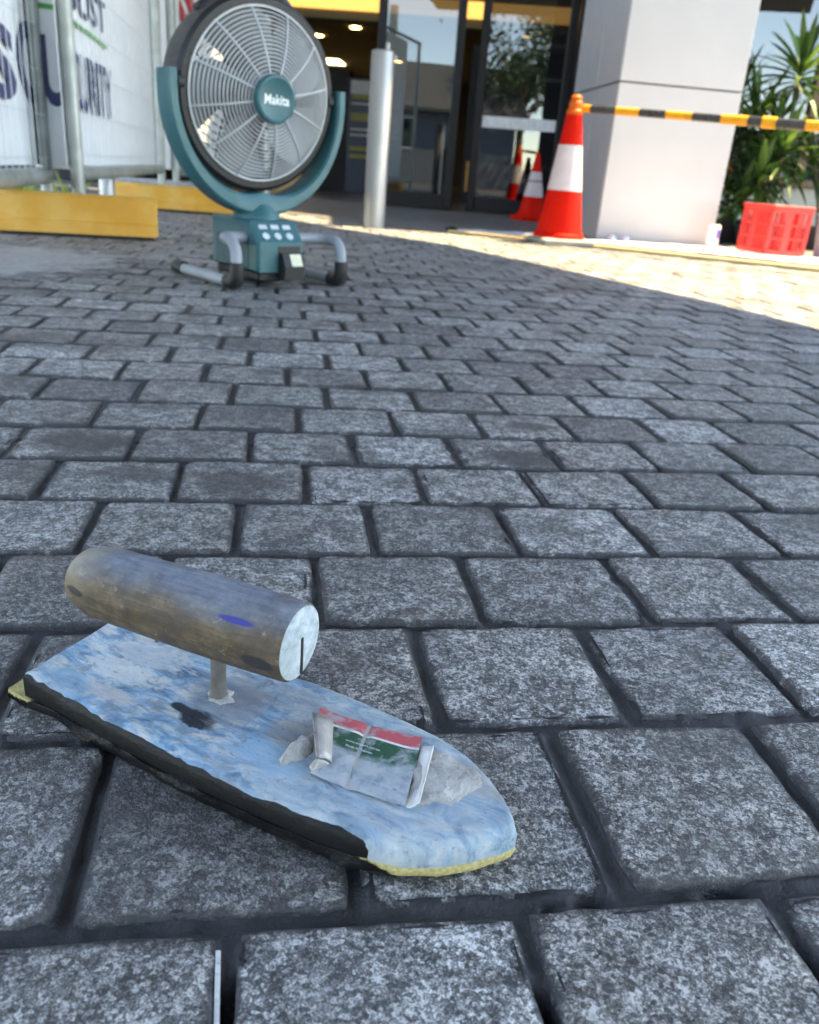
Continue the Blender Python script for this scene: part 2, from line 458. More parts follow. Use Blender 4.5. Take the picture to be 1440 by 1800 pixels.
m_slurry()
sp = [tuple(G(*q)[:2]) for q in ((-130, 414), (120, 416), (240, 424), (250, 445), (230, 480), (150, 520), (0, 555), (-130, 570))]
o = MB().prism(blob_sheet(sp, 0), -.003, .0030).build('slurry_patch', 'slurry'); tag(o, 'pale dried cement slurry spilled on the setts in front of the wheel stop', 'slurry')

# entrance floor beyond the setts
ent = [(-3.4, 6.35), (-2.0, 5.58), (-.8, 4.93), (EDGE_A[0] - .03, EDGE_A[1] + .005), (EDGE_B[0], EDGE_B[1] + .005), (4.2, 2.7), (4.2, 7.5), (-3.4, 7.5)]
o = MB().prism(ent, -.05, -.001).build('entrance_floor', 'entrance_tile'); tag(o, 'grey shaded floor in front of the sliding doors', kind='structure')

# ------------------------------------------------------------------ setting: building, canopy
simple('pillar_panel', (.47, .47, .475), .38, var=.03, scale=3, spec=.5)
simple('seam', (.05, .05, .055), .6)
simple('door_frame', (.010, .011, .013), .45, var=.1, spec=.3)
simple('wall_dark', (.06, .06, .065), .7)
simple('wall_cream', (.52, .50, .42), .8, var=.1, scale=4)
simple('brick_frame', (.20, .11, .07), .6)
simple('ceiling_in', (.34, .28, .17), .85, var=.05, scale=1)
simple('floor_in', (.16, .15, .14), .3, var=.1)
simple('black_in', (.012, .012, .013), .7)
simple('navy', (.02, .03, .07), .5)
simple('price_yellow', (.24, .21, .02), .5)
simple('shelf_white', (.5, .5, .48), .5)
simple('downlight', (.9, .8, .6), .5, emit=((1, .72, .38), 5))
simple('cove', (.9, .7, .4), .5, emit=((1, .55, .16), .22))
simple('tube_light', (.9, .9, .8), .5, emit=((1, .92, .65), 1.2))
simple('steel', (.36, .36, .36), .42, metal=.6, var=.02, scale=4)
simple('galv', (.40, .43, .43), .45, metal=.75, var=.2, scale=14, dirt=((.30, .29, .27), .66))
simple('handle_white', (.75, .77, .80), .35)
def m_glass(name, tint, fac, refl=(1, 1, 1)):
    t = NT(name); tr = t.n('BsdfTransparent'); tr.inputs[0].default_value = (*tint, 1)
    gl = t.n('BsdfGlossy'); gl.inputs['Roughness'].default_value = .0; gl.inputs[0].default_value = (*refl, 1)
    fr = t.n('Fresnel'); fr.inputs[0].default_value = 1.5
    f = t.math('ADD', t.math('MULTIPLY', fr.outputs[0], .8), fac, clamp=True)
    mx = t.n('MixShader'); t.l(f, mx.inputs[0]); t.l(tr.outputs[0], mx.inputs[1]); t.l(gl.outputs[0], mx.inputs[2]); t.l(mx.outputs[0], t.out.inputs[0])
m_glass('door_glass', (.34, .36, .38), .075, (.86, .94, 1))
m_glass('window_glass', (.22, .24, .26), .12, (.9, .96, 1))

def frameM(org, yaw): return Matrix.Translation(Vector((float(org[0]), float(org[1]), 0))) @ Matrix.Rotation(yaw, 4, 'Z')

# metal-clad pillar
PY = R(7); PO = (.905, 4.775)
pil = empty('pillar', (*PO, 0), PY); tag(pil, 'pale grey metal-clad square pillar between the glass doors and the plants', 'pillar')
PW, PD, SEAM = .665, .86, .775
for (z0, z1) in ((.0, SEAM - .004), (SEAM + .004, 2.2)):
    MB().box((0, 0, z0), (PW, .02, z1), bev=.003).build('panel', 'pillar_panel', pil)                      # front
    MB().box((0, .0225, z0), (.02, .40, z1), bev=.003).build('panel', 'pillar_panel', pil)                 # left, two leaves
    MB().box((0, .406, z0), (.02, PD - .022, z1), bev=.003).build('panel', 'pillar_panel', pil)
    MB().box((PW - .02, .0225, z0), (PW, PD - .022, z1), bev=.003).build('panel', 'pillar_panel', pil)
    MB().box((0, PD - .02, z0), (PW, PD, z1), bev=.003).build('panel', 'pillar_panel', pil)
MB().box((.012, .012, .002), (PW - .012, PD - .012, 3.0)).build('core', 'seam', pil)

# sliding doors
DY = R(-3); DA = np.array([0., 7.1]); DD = np.array([math.cos(DY), math.sin(DY)]); DB = DA + DD
def dx(px, py=200): return float((PLANE(px, py, DA, DB)[:2] - DA) @ DD)
ZT = 2.3
M_D = frameM(DA, DY)
def door(name, label, xa, xb, yo, band=None, group='sliding glass door leaves'):
    r = empty(name, (0, 0, 0)); r.matrix_world = M_D @ Matrix.Translation((xa, yo, 0)); W = xb - xa
    tag(r, label, 'door', group)
    s = .065
    MB().box((0, 0, .01), (s, .05, ZT), bev=.004).build('stile', 'door_frame', r)
    MB().box((W - s, 0, .01), (W, .05, ZT), bev=.004).build('stile', 'door_frame', r)
    MB().box((s + .001, .002, .01), (W - s - .001, .048, .12), bev=.004).build('bottom_rail', 'door_frame', r)
    MB().box((s + .001, .002, ZT - .09), (W - s - .001, .048, ZT), bev=.004).build('top_rail', 'door_frame', r)
    MB().box((s - .01, .02, .11), (W - s + .01, .028, ZT - .08)).build('pane', 'door_glass', r)
    if band:
        z0, z1, a, b = band
        MB().box((a, .012, z0), (b, .0195, z1)).build('safety_band', 'handle_white', r)
    return r
xA0, xA1 = dx(657), dx(806)
door('sliding_door', 'glass sliding door leaf behind the steel bollard, reflecting blue sky', xA0, xA1, 0)
xB0, xB1 = dx(833), dx(998)
zb0, zb1 = PLANE(900, 226, DA, DB)[2], PLANE(900, 205, DA, DB)[2]
door('sliding_door', 'glass sliding door leaf with a white safety band, beside the pillar', xB0, xB1, .07, (zb0, zb1, .07, xB1 - xB0 - .075))
fr = empty('door_surround', (0, 0, 0)); fr.matrix_world = M_D; tag(fr, 'black metal post beside the pillar framing the doorway', 'door frame')
MB().box((xB1 + .006, -.03, 0), (xB1 + .11, .16, 2.6)).build('post', 'door_frame', fr)
MB().box((-3.1, -.03, 0), (-2.95, .16, 2.6)).build('post', 'door_frame', fr)
MB().box((-2.945, -.02, 2.34), (xB1 + .004, .15, 2.6)).build('header', 'door_frame', fr)
shop = empty('shop_building', (0, 0, 0)); shop.matrix_world = M_D; tag(shop, 'shop building with its dark interior seen through the open doorway', 'building')
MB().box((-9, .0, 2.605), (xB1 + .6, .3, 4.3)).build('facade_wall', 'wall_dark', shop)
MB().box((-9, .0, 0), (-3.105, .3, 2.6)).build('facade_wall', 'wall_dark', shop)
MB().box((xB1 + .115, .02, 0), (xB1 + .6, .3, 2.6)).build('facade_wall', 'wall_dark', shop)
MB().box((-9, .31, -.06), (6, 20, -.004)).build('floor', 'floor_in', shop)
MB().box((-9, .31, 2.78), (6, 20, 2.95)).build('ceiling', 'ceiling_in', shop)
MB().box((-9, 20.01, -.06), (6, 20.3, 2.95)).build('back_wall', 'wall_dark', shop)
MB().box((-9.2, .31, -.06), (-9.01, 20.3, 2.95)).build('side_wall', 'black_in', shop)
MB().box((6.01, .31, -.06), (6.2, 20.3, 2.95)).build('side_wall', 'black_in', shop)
# bulkhead with warm cove strip
zc = PLANE(640, 18, (0, 10.4), (1, 10.4))[2]
bk = MB().box((-7, 3.3, zc - .09), (5, 3.6, 2.779)).build('bulkhead', 'ceiling_in', shop)
MB().box((-7, 3.285, zc - .0), (5, 3.299, zc + .16)).build('cove_strip', 'cove', bk)
iM = M_D.inverted()
def ceil_at(px, py, z=2.775):
    return iM @ Vector(tuple(map(float, G(px, py, z))))
for px, py in ((625, 48), (727, 143), (925, 62), (560, 62), (700, 108)):
    q = ceil_at(px, py)
    if .5 < q.y < 19.5: MB().lathe([(.10 if q.y > 8 else .05, 2.765), (.075, 2.779)], 16, Matrix.Translation((q.x, q.y, 0))).build('downlight', 'downlight', shop)
q = ceil_at(585, 108)
MB().box((q.x - 1.9, min(q.y, 18) - .5, 2.755), (q.x + .25, min(q.y, 18) + .5, 2.778)).build('ceiling_lamp', 'tube_light', shop)
# display stand with price strips, inside to the left of the bollard
ds = empty('display_stand', (-1.5, 10.6, -.003), R(-3)); tag(ds, 'dark blue display stand with yellow price strips inside the shop', 'shelf')
MB().box((.42, 0, 0), (1.05, .4, 1.22)).build('cabinet', 'navy', ds)
MB().box((.0, .05, 0), (.415, .4, 1.3)).build('side_panel', 'black_in', ds)
for z, mt in ((.38, 'price_yellow'), (.46, 'price_yellow'), (.62, 'shelf_white'), (.68, 'shelf_white'), (.78, 'price_yellow'), (.82, 'price_yellow'), (.95, 'shelf_white'), (1.01, 'price_yellow')):
    MB().box((.46, -.02, z), (1.02, -.002, z + (.045 if mt == 'price_yellow' else .02))).build('price_strip', mt, ds)
MB().box((.45, -.015, 1.06), (.70, -.002, 1.20)).build('poster', 'shelf_white', ds)
# promo board in the gap between the leaves
pb = empty('promo_stand', (.45, 9.4, -.003), R(-3)); tag(pb, 'black promotional stand with an orange panel seen between the two door leaves', 'display stand')
MB().box((-.18, 0, 0), (.32, .12, 1.5)).build('board', 'black_in', pb)
simple('promo_orange', (.55, .27, .06), .5)
MB().box((-.14, -.015, .12), (.28, -.002, .42)).build('panel', 'promo_orange', pb)
for k, (x, z, s_) in enumerate(((-.05, 1.22, .05), (.03, 1.12, .06), (.08, 1.04, .05), (.0, .78, .07), (.06, .72, .05))):
    MB().box((x, -.014, z), (x + s_ * 1.6, -.002, z + s_ * .5)).build('print', 'shelf_white', pb)
for k in range(5):      # shelving along the side, half lost in the dark
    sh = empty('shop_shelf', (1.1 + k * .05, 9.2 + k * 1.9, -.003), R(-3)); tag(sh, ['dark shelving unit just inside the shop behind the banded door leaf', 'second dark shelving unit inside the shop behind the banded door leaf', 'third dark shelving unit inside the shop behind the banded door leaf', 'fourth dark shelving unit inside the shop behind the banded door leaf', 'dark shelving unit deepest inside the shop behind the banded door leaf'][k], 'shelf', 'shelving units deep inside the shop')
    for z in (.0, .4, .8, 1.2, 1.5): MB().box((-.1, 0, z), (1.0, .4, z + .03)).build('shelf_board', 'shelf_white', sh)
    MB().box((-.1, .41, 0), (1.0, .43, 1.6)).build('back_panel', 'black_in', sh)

# right hand wall with window behind the plants
rw = empty('window_wall', (1.45, 6.25, 0), R(-4)); tag(rw, 'cream wall with a large brown framed window behind the potted plants', 'wall')
MB().box((0, 0, 0), (4.5, .2, .36)).build('wall', 'wall_cream', rw)
MB().box((-.04, -.035, .362), (4.5, .16, .41), bev=.006).build('sill', 'brick_frame', rw)
MB().box((0, .05, .412), (4.5, .06, 2.6)).build('pane', 'window_glass', rw)
for x in (0.0, 1.02, 2.2, 3.4): MB().box((x, .0, .413), (x + .06, .12, 2.6)).build('mullion', 'brick_frame' if x else 'door_frame', rw)
MB().box((1.085, .062, .413), (1.9, .075, .62)).build('blind', 'brick_frame', rw)
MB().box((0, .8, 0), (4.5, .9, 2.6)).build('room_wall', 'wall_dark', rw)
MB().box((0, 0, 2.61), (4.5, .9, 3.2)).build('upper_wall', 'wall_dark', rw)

# canopy over the driveway and the entrance awning: the roofs that cast the shade
def roof(name, label, shadow, z0, z1, posts):
    sh = SUN_DIR * (z0 / SUN_DIR.z)
    poly = [(x + sh.x, y + sh.y) for x, y in shadow]
    r = empty(name, (poly[0][0], poly[0][1], 0)); tag(r, label, 'canopy')
    lp = [(x - poly[0][0], y - poly[0][1]) for x, y in poly]
    MB().prism(lp, z0, z0 + .06).build('soffit', 'soffit', r)
    MB().prism(lp, z0 + .062, z1).build('fascia', 'fascia', r)
    for x, y in posts: MB().lathe([(.09, 0), (.09, z0 - .002)], 20, Matrix.Translation((x - poly[0][0], y - poly[0][1], 0)), True).build('column', 'galv', r, smooth=True)
sh_pts = [tuple(G(*p)[:2]) for p in ((505, 384), (560, 395), (790, 430), (1000, 475), (1250, 530), (1440, 578))]
roof('driveway_canopy', 'flat canopy roof shading the driveway where the float lies', sh_pts + [(1.45, .6), (2.5, -1.8), (3.2, -5.2), (-3.0, -5.2), (-3.4, 2.0), (-2.6, 6.2), (-1.25, 5.35)], 3.3, 3.6, [(2.2, -4.8), (-2.3, -4.4), (-2.55, 1.4)])
roof('entrance_awning', 'flat awning over the shop entrance resting on the pillar', [(-3.4, 6.9), (-1.5, 5.75), (-1.0, 5.28), (-.5, 5.02), (-.32, 4.5), (.09, 4.43), (.6, 4.56), (.93, 4.74), (1.57, 4.83), (1.62, 5.85), (3.6, 5.75), (3.6, 6.1), (1.45, 6.15), (1.4, 7.35), (-3.4, 7.6)], 3.01, 3.2, [])

# ------------------------------------------------------------------ hand float
def fl(px, py, z): return G(px, py, z)
FO = np.array([-.17, .36]); FT = np.array([.0535, .2575])
ax = (FT - FO) / np.linalg.norm(FT - FO); an = np.array([-ax[1], ax[0]]); FL = np.linalg.norm(FT - FO)
float_ = empty('hand_float', (FO[0], FO[1], 0), math.atan2(ax[1], ax[0])); tag(float_, 'boat-shaped blue hand float with a round wooden handle lying on the setts', 'hand float')
def loc(p): d = np.array(p[:2]) - FO; return float(d @ ax), float(d @ an)
deck_px = [(40, 1190), (95, 1216), (150, 1247), (225, 1288), (300, 1328), (360, 1357), (420, 1384), (490, 1415), (560, 1444), (630, 1468), (700, 1484), (770, 1487), (840, 1476), (890, 1462), (912, 1452),
           (905, 1424), (890, 1396), (862, 1358), (830, 1326), (780, 1292), (720, 1263), (640, 1228), (560, 1196), (470, 1170), (380, 1140), (285, 1116), (195, 1096), (150, 1124), (100, 1153)]
DZ = .0185
out = [loc(G(*p, DZ)) for p in deck_px]
cx = sum(p[0] for p in out) / len(out); cy = sum(p[1] for p in out) / len(out)
def resample(pts, n):
    P_ = np.array(pts + [pts[0]]); d = np.r_[0, np.cumsum(np.linalg.norm(np.diff(P_, axis=0), axis=1))]
    t = np.linspace(0, d[-1], n, endpoint=False); return [(float(np.interp(a, d, P_[:, 0])), float(np.interp(a, d, P_[:, 1]))) for a in t]
def inset(poly, d):
    n = len(poly); o_ = []
    for i in range(n):
        a, b = np.array(poly[i - 1]), np.array(poly[(i + 1) % n]); t = (b - a) / (np.linalg.norm(b - a) + 1e-9)
        nn = np.array([-t[1], t[0]]); o_.append(tuple(np.array(poly[i]) + nn * d))
    return o_
n_o = 150
base = resample(out, n_o)
def nz(x, y, s, k): return noise.noise(Vector((x * s, y * s, k)))
def slab(rings, top_rings, name, mat, attr=True):
    """closed side rings then a filled wobbly top"""
    vs, fs = [], []
    for poly, z in rings + top_rings:
        vs += [(x, y, z(x, y) if callable(z) else z) for x, y in poly]
    k = len(rings) + len(top_rings)
    for r_ in range(k - 1):
        for i in range(n_o): j = (i + 1) % n_o; fs.append((r_ * n_o + i, r_ * n_o + j, (r_ + 1) * n_o + j, (r_ + 1) * n_o + i))
    fs.append(tuple(range(n_o - 1, -1, -1)))
    me_ = MB().add(vs, fs)
    return me_
curl = lambda x: .0035 * max(0, (.03 - x) / .03) ** 2
ztop = lambda x, y: DZ + curl(x) + nz(x, y, 60, 1) * .0007 + nz(x, y, 180, 2) * .0003
# top: rings shrinking toward a spine
def toward(poly, k):
    o_ = []
    for x, y in poly:
        sx = min(max(x, .03), FL - .06); sy = 0.0 + cy * .9
        o_.append((x + (sx - x) * k * .9, y + (sy - y) * k))
    return o_
rr = [(inset(base, .0004), .0062), (base, .0078), (base, lambda x, y: DZ - .0048 + curl(x)), (inset(base, .0008), lambda x, y: DZ - .0026 + curl(x)), (inset(base, .0022), lambda x, y: DZ - .0009 + curl(x)), (inset(base, .0045), lambda x, y: ztop(x, y) - .0002)]
tt = [(toward(inset(base, .003), k), ztop) for k in (.12, .25, .4, .55, .7, .85, 1.0)]
mbk = slab(rr, tt, 'deck', None)
def m_deck():
    t = NT('deck_blue'); co = t.coord(); x, y, z = t.sep(co)
    st = t.n('Mapping'); st.inputs['Scale'].default_value = (1, 2.2, 1); t.l(co, st.inputs[0]); q = st.outputs[0]
    n1 = t.noise(q, 45, 6, .65, .8); n2 = t.noise(q, 95, 5, .65, .4); n3 = t.noise(co, 300, 4, .6)
    c = t.ramp(n1, [(.34, (.06, .13, .21)), (.43, (.12, .25, .38)), (.50, (.19, .36, .51)), (.57, (.35, .48, .57)), (.66, (.60, .62, .63))])
    c = t.mix(t.ramp(n2, [(.50, 0.0), (.62, .8)]), c, (.24, .27, .30))
    n5 = t.noise(q, 60, 4, .6, .3)
    c = t.mix(t.ramp(n5, [(.53, 0.0), (.64, .8)]), c, (.58, .59, .58))
    # greyer, worn towards the nose
    nose = t.math('MULTIPLY', t.ramp(t.math('DIVIDE', x, FL), [(.40, 0.0), (.62, .85)]), t.ramp(n2, [(.35, .5), (.6, 1.0)]))
    c = t.mix(nose, c, t.ramp(n1, [(.35, (.20, .29, .36)), (.5, (.34, .42, .47)), (.65, (.46, .50, .52))]))
    # brown-grey drag marks round the shank and a wet dark puddle of grout beside it
    def blob(px, py, rx, ry, amt, colr, c, z_=DZ):
        a, b = loc(G(px, py, z_)); ddx = t.math('DIVIDE', t.math('SUBTRACT', x, a), rx); ddy = t.math('DIVIDE', t.math('SUBTRACT', y, b), ry)
        d = t.math('SQRT', t.math('ADD', t.math('MULTIPLY', ddx, ddx), t.math('MULTIPLY', ddy, ddy)))
        d = t.math('ADD', d, t.math('MULTIPLY', t.math('SUBTRACT', n2, .5), 1.7))
        return t.mix(t.math('MULTIPLY', t.math('MULTIPLY', t.math('SUBTRACT', 1.1, d), 3.0, clamp=True), amt), c, colr)
    c = blob(395, 1220, .020, .016, .55, (.20, .21, .23), c)
    c = blob(500, 1225, .030, .010, .5, (.27, .29, .31), c)
    c = blob(520, 1290, .014, .012, .6, (.24, .22, .21), c)
    c = blob(345, 1262, .011, .0065, 1.0, (.025, .032, .040), c)
    c = blob(320, 1245, .007, .003, 1.0, (.03, .04, .05), c)
    c = blob(840, 1370, .020, .010, .5, (.36, .34, .30), c)
    c = blob(215, 1180, .022, .009, .7, (.66, .66, .64), c)
    c = blob(190, 1218, .016, .005, .7, (.55, .52, .50), c)
    c = blob(470, 1330, .020, .010, .75, (.26, .44, .58), c)
    c = blob(110, 1200, .016, .010, .6, (.24, .40, .54), c); c = blob(260, 1150, .022, .012, .6, (.58, .60, .60), c); c = blob(420, 1245, .012, .018, .55, (.22, .22, .23), c)
    c = t.mix(t.ramp(n3, [(.60, 0.0), (.72, .5)]), c, (.10, .11, .13))
    # black grout crust creeping over the near edge
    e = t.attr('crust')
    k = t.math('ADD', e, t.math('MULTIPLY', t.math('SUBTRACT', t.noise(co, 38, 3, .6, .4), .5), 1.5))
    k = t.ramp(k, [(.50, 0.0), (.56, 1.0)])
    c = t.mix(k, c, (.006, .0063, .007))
    t.set('Base Color', c); t.set('Roughness', t.mix(k, t.ramp(n2, [(.3, .42), (.7, .65)]), (.55, .55, .55)))
    t.bump(t.math('ADD', t.math('MULTIPLY', n2, .8), t.math('ADD', t.math('MULTIPLY', n3, .5), n1)), .55, .0016)
m_deck()
deck = mbk.build('deck', 'deck_blue', float_, smooth=50)
# distance to the near long side, for the crust
near_line = [p for p in out[:10]]
def near_d(x, y):
    best = 9
    for (a, b) in zip(near_line, near_line[1:]):
        A, B = np.array(a), np.array(b); t_ = max(0, min(1, ((x - A[0]) * (B - A)[0] + (y - A[1]) * (B - A)[1]) / ((B - A) @ (B - A)))); best = min(best, math.hypot(x - A[0] - t_ * (B - A)[0], y - A[1] - t_ * (B - A)[1]))
    return best
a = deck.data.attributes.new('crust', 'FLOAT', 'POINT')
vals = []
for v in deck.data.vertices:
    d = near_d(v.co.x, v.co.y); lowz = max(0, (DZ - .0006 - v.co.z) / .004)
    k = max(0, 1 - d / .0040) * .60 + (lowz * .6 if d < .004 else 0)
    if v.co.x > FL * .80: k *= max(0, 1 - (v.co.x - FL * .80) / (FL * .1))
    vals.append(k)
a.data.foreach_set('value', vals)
# sponge sole: sticks out at the heel, coated black along the near side
sole_out = []
for x, y in base:
    ox = -.011 * max(0, 1 - x / .012) if x < .012 else 0
    sole_out.append((x + ox, y))
def wob(poly, amp, k): return [(x + nz(x, y, 90, k) * amp * 1.6, y + nz(x, y, 90, k + 9) * amp - (.0022 * (.5 + nz(x, y, 45, k + 4)) if near_d(x, y) < .006 and x < FL * .8 else 0)) for x, y in poly]
rs = [(wob(inset(sole_out, .0015), .0008, 3), .0010), (wob(sole_out, .0014, 5), .0022), (wob(sole_out, .0012, 7), .0052), (wob(inset(sole_out, .0006), .0006, 8), .0074)]
ts = [(toward(inset(sole_out, .004), k), .0070) for k in (.3, 1.0)]
def m_sole():
    t = NT('sponge_sole'); co = t.coord(); x, y, z = t.sep(co); n = t.noise(co, 90, 5, .7); n2 = t.noise(co, 500, 3)
    xl = t.math('DIVIDE', x, FL)
    k = t.math('ADD', t.ramp(xl, [(.0, .62), (.05, .95), (.12, 1.0), (.74, 1.0), (.92, 0.0)]), t.math('ADD', t.math('MULTIPLY', t.math('SUBTRACT', n, .5), .6), t.math('MULTIPLY', t.math('SUBTRACT', .0035, z), 70)))
    k = t.ramp(k, [(.46, 0.0), (.54, 1.0)])
    yl = t.ramp(n2, [(.35, (.40, .32, .12)), (.65, (.58, .50, .25))])
    t.set('Base Color', t.mix(k, yl, t.ramp(n, [(.4, (.005, .0052, .006)), (.7, (.010, .0105, .012))])))
    t.set('Roughness', t.mix(k, (.9, .9, .9), t.ramp(n, [(.4, (.34,) * 3), (.7, (.6,) * 3)])))
    t.bump(t.math('ADD', n, t.math('MULTIPLY', n2, .35)), .8, .0018)
m_sole()
MATS['sponge_sole'].node_tree.nodes['Principled BSDF'].inputs['Specular IOR Level'].default_value = .2; MATS['deck_blue'].node_tree.nodes['Principled BSDF'].inputs['Specular IOR Level'].default_value = .3
slab(rs, ts, 'sole', None).build('sponge_sole', 'sponge_sole', float_, smooth=60)
# lumps of grout hanging off the near side
simple('wet_grout', (.008, .0085, .0095), .7, spec=.2, var=.3, scale=60, bump=.6, bscale=150)
def lump(name, mat, parent, c, rx, ry, h, ang=0, seed=0, rough=.25, rings=7, n=22):
    mb = MB(); vs = []; ca, sa = math.cos(ang), math.sin(ang)
    for i in range(rings):
        t_ = i / (rings - 1) * math.pi / 2
        for k in range(n):
            a_ = 2 * math.pi * k / n; f = 1 + rough * noise.noise(Vector((math.cos(a_) * 1.6, math.sin(a_) * 1.6, seed + i * .25)))
            X, Y = rx * math.cos(t_) * math.cos(a_) * f, ry * math.cos(t_) * math.sin(a_) * f
            Z = h * math.sin(t_) * (1 + .5 * rough * noise.noise(Vector((X * 250, Y * 250, seed + 7))))
            vs.append((c[0] + X * ca - Y * sa, c[1] + X * sa + Y * ca, c[2] + Z))
    fs = [(i * n + k, i * n + (k + 1) % n, (i + 1) * n + (k + 1) % n, (i + 1) * n + k) for i in range(rings - 1) for k in range(n)] + [tuple(range((rings - 1) * n, rings * n))]
    mb.add(vs, fs); return mb.build(name, mat, parent, smooth='all')
a1, b1 = loc(G(640, 1497, .002)); lump('grout_lump', 'wet_grout', float_, (a1, b1 + .001, -.001), .019, .0065, .0085, R(4), 3)

# handle
HA, HB = G(160, 1016, .061), G(527, 1130, .061)
la, lb = loc(HA), loc(HB)
hr = .0188
HL = math.hypot(lb[0] - la[0], lb[1] - la[1]); hang = math.atan2(lb[1] - la[1], lb[0] - la[0])
Mh = Matrix.Translation((la[0], la[1], .061)) @ Matrix.Rotation(hang, 4, 'Z') @ Matrix.Rotation(R(90), 4, 'Y')
prof = [(.0085, -.0065), (.0125, -.0048), (.0152, -.0018), (.0164, .003)] + [(hr * (1 - .02 * math.cos(i / 13 * 5)), .010 + (HL - .0115) * i / 13) for i in range(14)] + [(hr - .0012, HL)]
def m_wood():
    t = NT('worn_wood'); co = t.coord(); x, y, z = t.sep(co)
    mp = t.n('Mapping'); mp.inputs['Scale'].default_value = (1, 1, .12); t.l(co, mp.inputs[0])
    gr = t.math('ADD', t.math('MULTIPLY', t.noise(mp.outputs[0], 300, 4, .6, .8), .45), t.math('MULTIPLY', t.noise(co, 130, 5, .65), .55)); n = t.noise(co, 55, 5, .65); n2 = t.noise(co, 25, 4)
    c = t.ramp(gr, [(.32, (.045, .030, .018)), (.5, (.105, .068, .038)), (.68, (.20, .14, .080))])
    c = t.mix(t.ramp(n, [(.46, .0), (.66, .75)]), c, (.060, .052, .046))
    c = t.mix(t.ramp(t.noise(co, 120, 5, .7), [(.60, 0.0), (.68, .7)]), c, (.34, .28, .18))
    # blue-grey paint film and painted-in skylight along the upper side (local -x is up)
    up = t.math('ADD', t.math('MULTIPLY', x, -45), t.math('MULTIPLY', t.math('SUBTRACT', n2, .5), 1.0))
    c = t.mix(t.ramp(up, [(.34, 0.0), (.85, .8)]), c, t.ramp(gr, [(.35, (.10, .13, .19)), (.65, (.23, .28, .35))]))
    c = t.mix(t.ramp(t.math('ADD', t.math('DIVIDE', z, HL), t.math('MULTIPLY', t.math('SUBTRACT', n2, .5), .4)), [(.0, .45), (.14, 0.0)]), c, (.32, .25, .15))
    # deep blue mark near the front end
    def mark(z0, x0, rz, rx, colr, c, amt=.9):
        dz_ = t.math('DIVIDE', t.math('SUBTRACT', z, z0), rz); dx_ = t.math('DIVIDE', t.math('SUBTRACT', x, x0), rx)
        d = t.math('SQRT', t.math('ADD', t.math('MULTIPLY', dz_, dz_), t.math('MULTIPLY', dx_, dx_))); d = t.math('ADD', d, t.math('MULTIPLY', t.math('SUBTRACT', n, .5), 1.2))
        yy = t.math('LESS_THAN', y, .002)
        return t.mix(t.math('MULTIPLY', t.math('MULTIPLY', t.math('MULTIPLY', t.math('SUBTRACT', 1.0, d), 4, clamp=True), amt), yy), c, colr)
    c = mark(HL * .80, -.0118, .011, .0016, (.015, .025, .26), c)
    c = mark(HL * .91, .004, .010, .004, (.022, .022, .024), c)
    c = mark(HL * .05, -.002, .007, .0022, (.02, .018, .016), c)
    t.set('Base Color', c); t.set('Roughness', t.ramp(n, [(.3, .45), (.7, .7)]))
    t.bump(t.math('ADD', gr, n), .5, .0012)
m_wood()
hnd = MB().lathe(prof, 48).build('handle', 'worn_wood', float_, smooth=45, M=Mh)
def m_end():
    t = NT('end_grain'); co = t.coord(); n = t.noise(co, 160, 5, .65); n2 = t.noise(co, 40, 3)
    c = t.ramp(n, [(.3, (.24, .29, .31)), (.5, (.40, .47, .50)), (.7, (.58, .63, .64))])
    t.set('Base Color', t.mix(t.ramp(n2, [(.5, 0.0), (.7, .6)]), c, (.30, .33, .34))); t.b.inputs['Roughness'].default_value = .75
    t.bump(n, .6, .0015)
m_end()
simple('slot_dark', (.02, .02, .02), .8)
ef = MB().lathe([(hr - .0014, .0), (hr - .0030, .0008), (.006, .0011)], 40, caps=True).build('end_face', 'end_grain', hnd, smooth=60, M=Matrix.Translation((0, 0, HL + .0001)))
MB().box((-.003, -.0009, .0006), (.0155, .0006, .0016)).build('saw_slot', 'slot_dark', ef)
# shank and rear pin
simple('shank_metal', (.16, .145, .13), .5, metal=.5, var=.35, scale=80, bump=.4, bscale=300)
ps = loc(G(384, 1224, DZ))
zt = .061 - hr + .006
MB().tube([(ps[0], ps[1], DZ - .002), (ps[0], ps[1], DZ + .002), (ps[0] - .0004, ps[1] + .0008, DZ + .012), (ps[0] - .001, ps[1] + .002, zt)], [.0050, .0040, .0037, .0042], 12).build('shank', 'shank_metal', float_, smooth=True)
pp = loc(G(276, 1128, DZ)); MB().tube([(pp[0], pp[1], DZ - .002), (pp[0], pp[1] + .001, zt + .004)], .0012, 8).build('pin', 'shank_metal', float_, smooth=True)
simple('mortar', (.40, .39, .375), .9, var=.25, scale=90, bump=.9, bscale=350, bdist=.002)
lump('mortar_collar', 'mortar', float_, (ps[0], ps[1], DZ - .0008), .008, .007, .0025, 0, 4, .6)
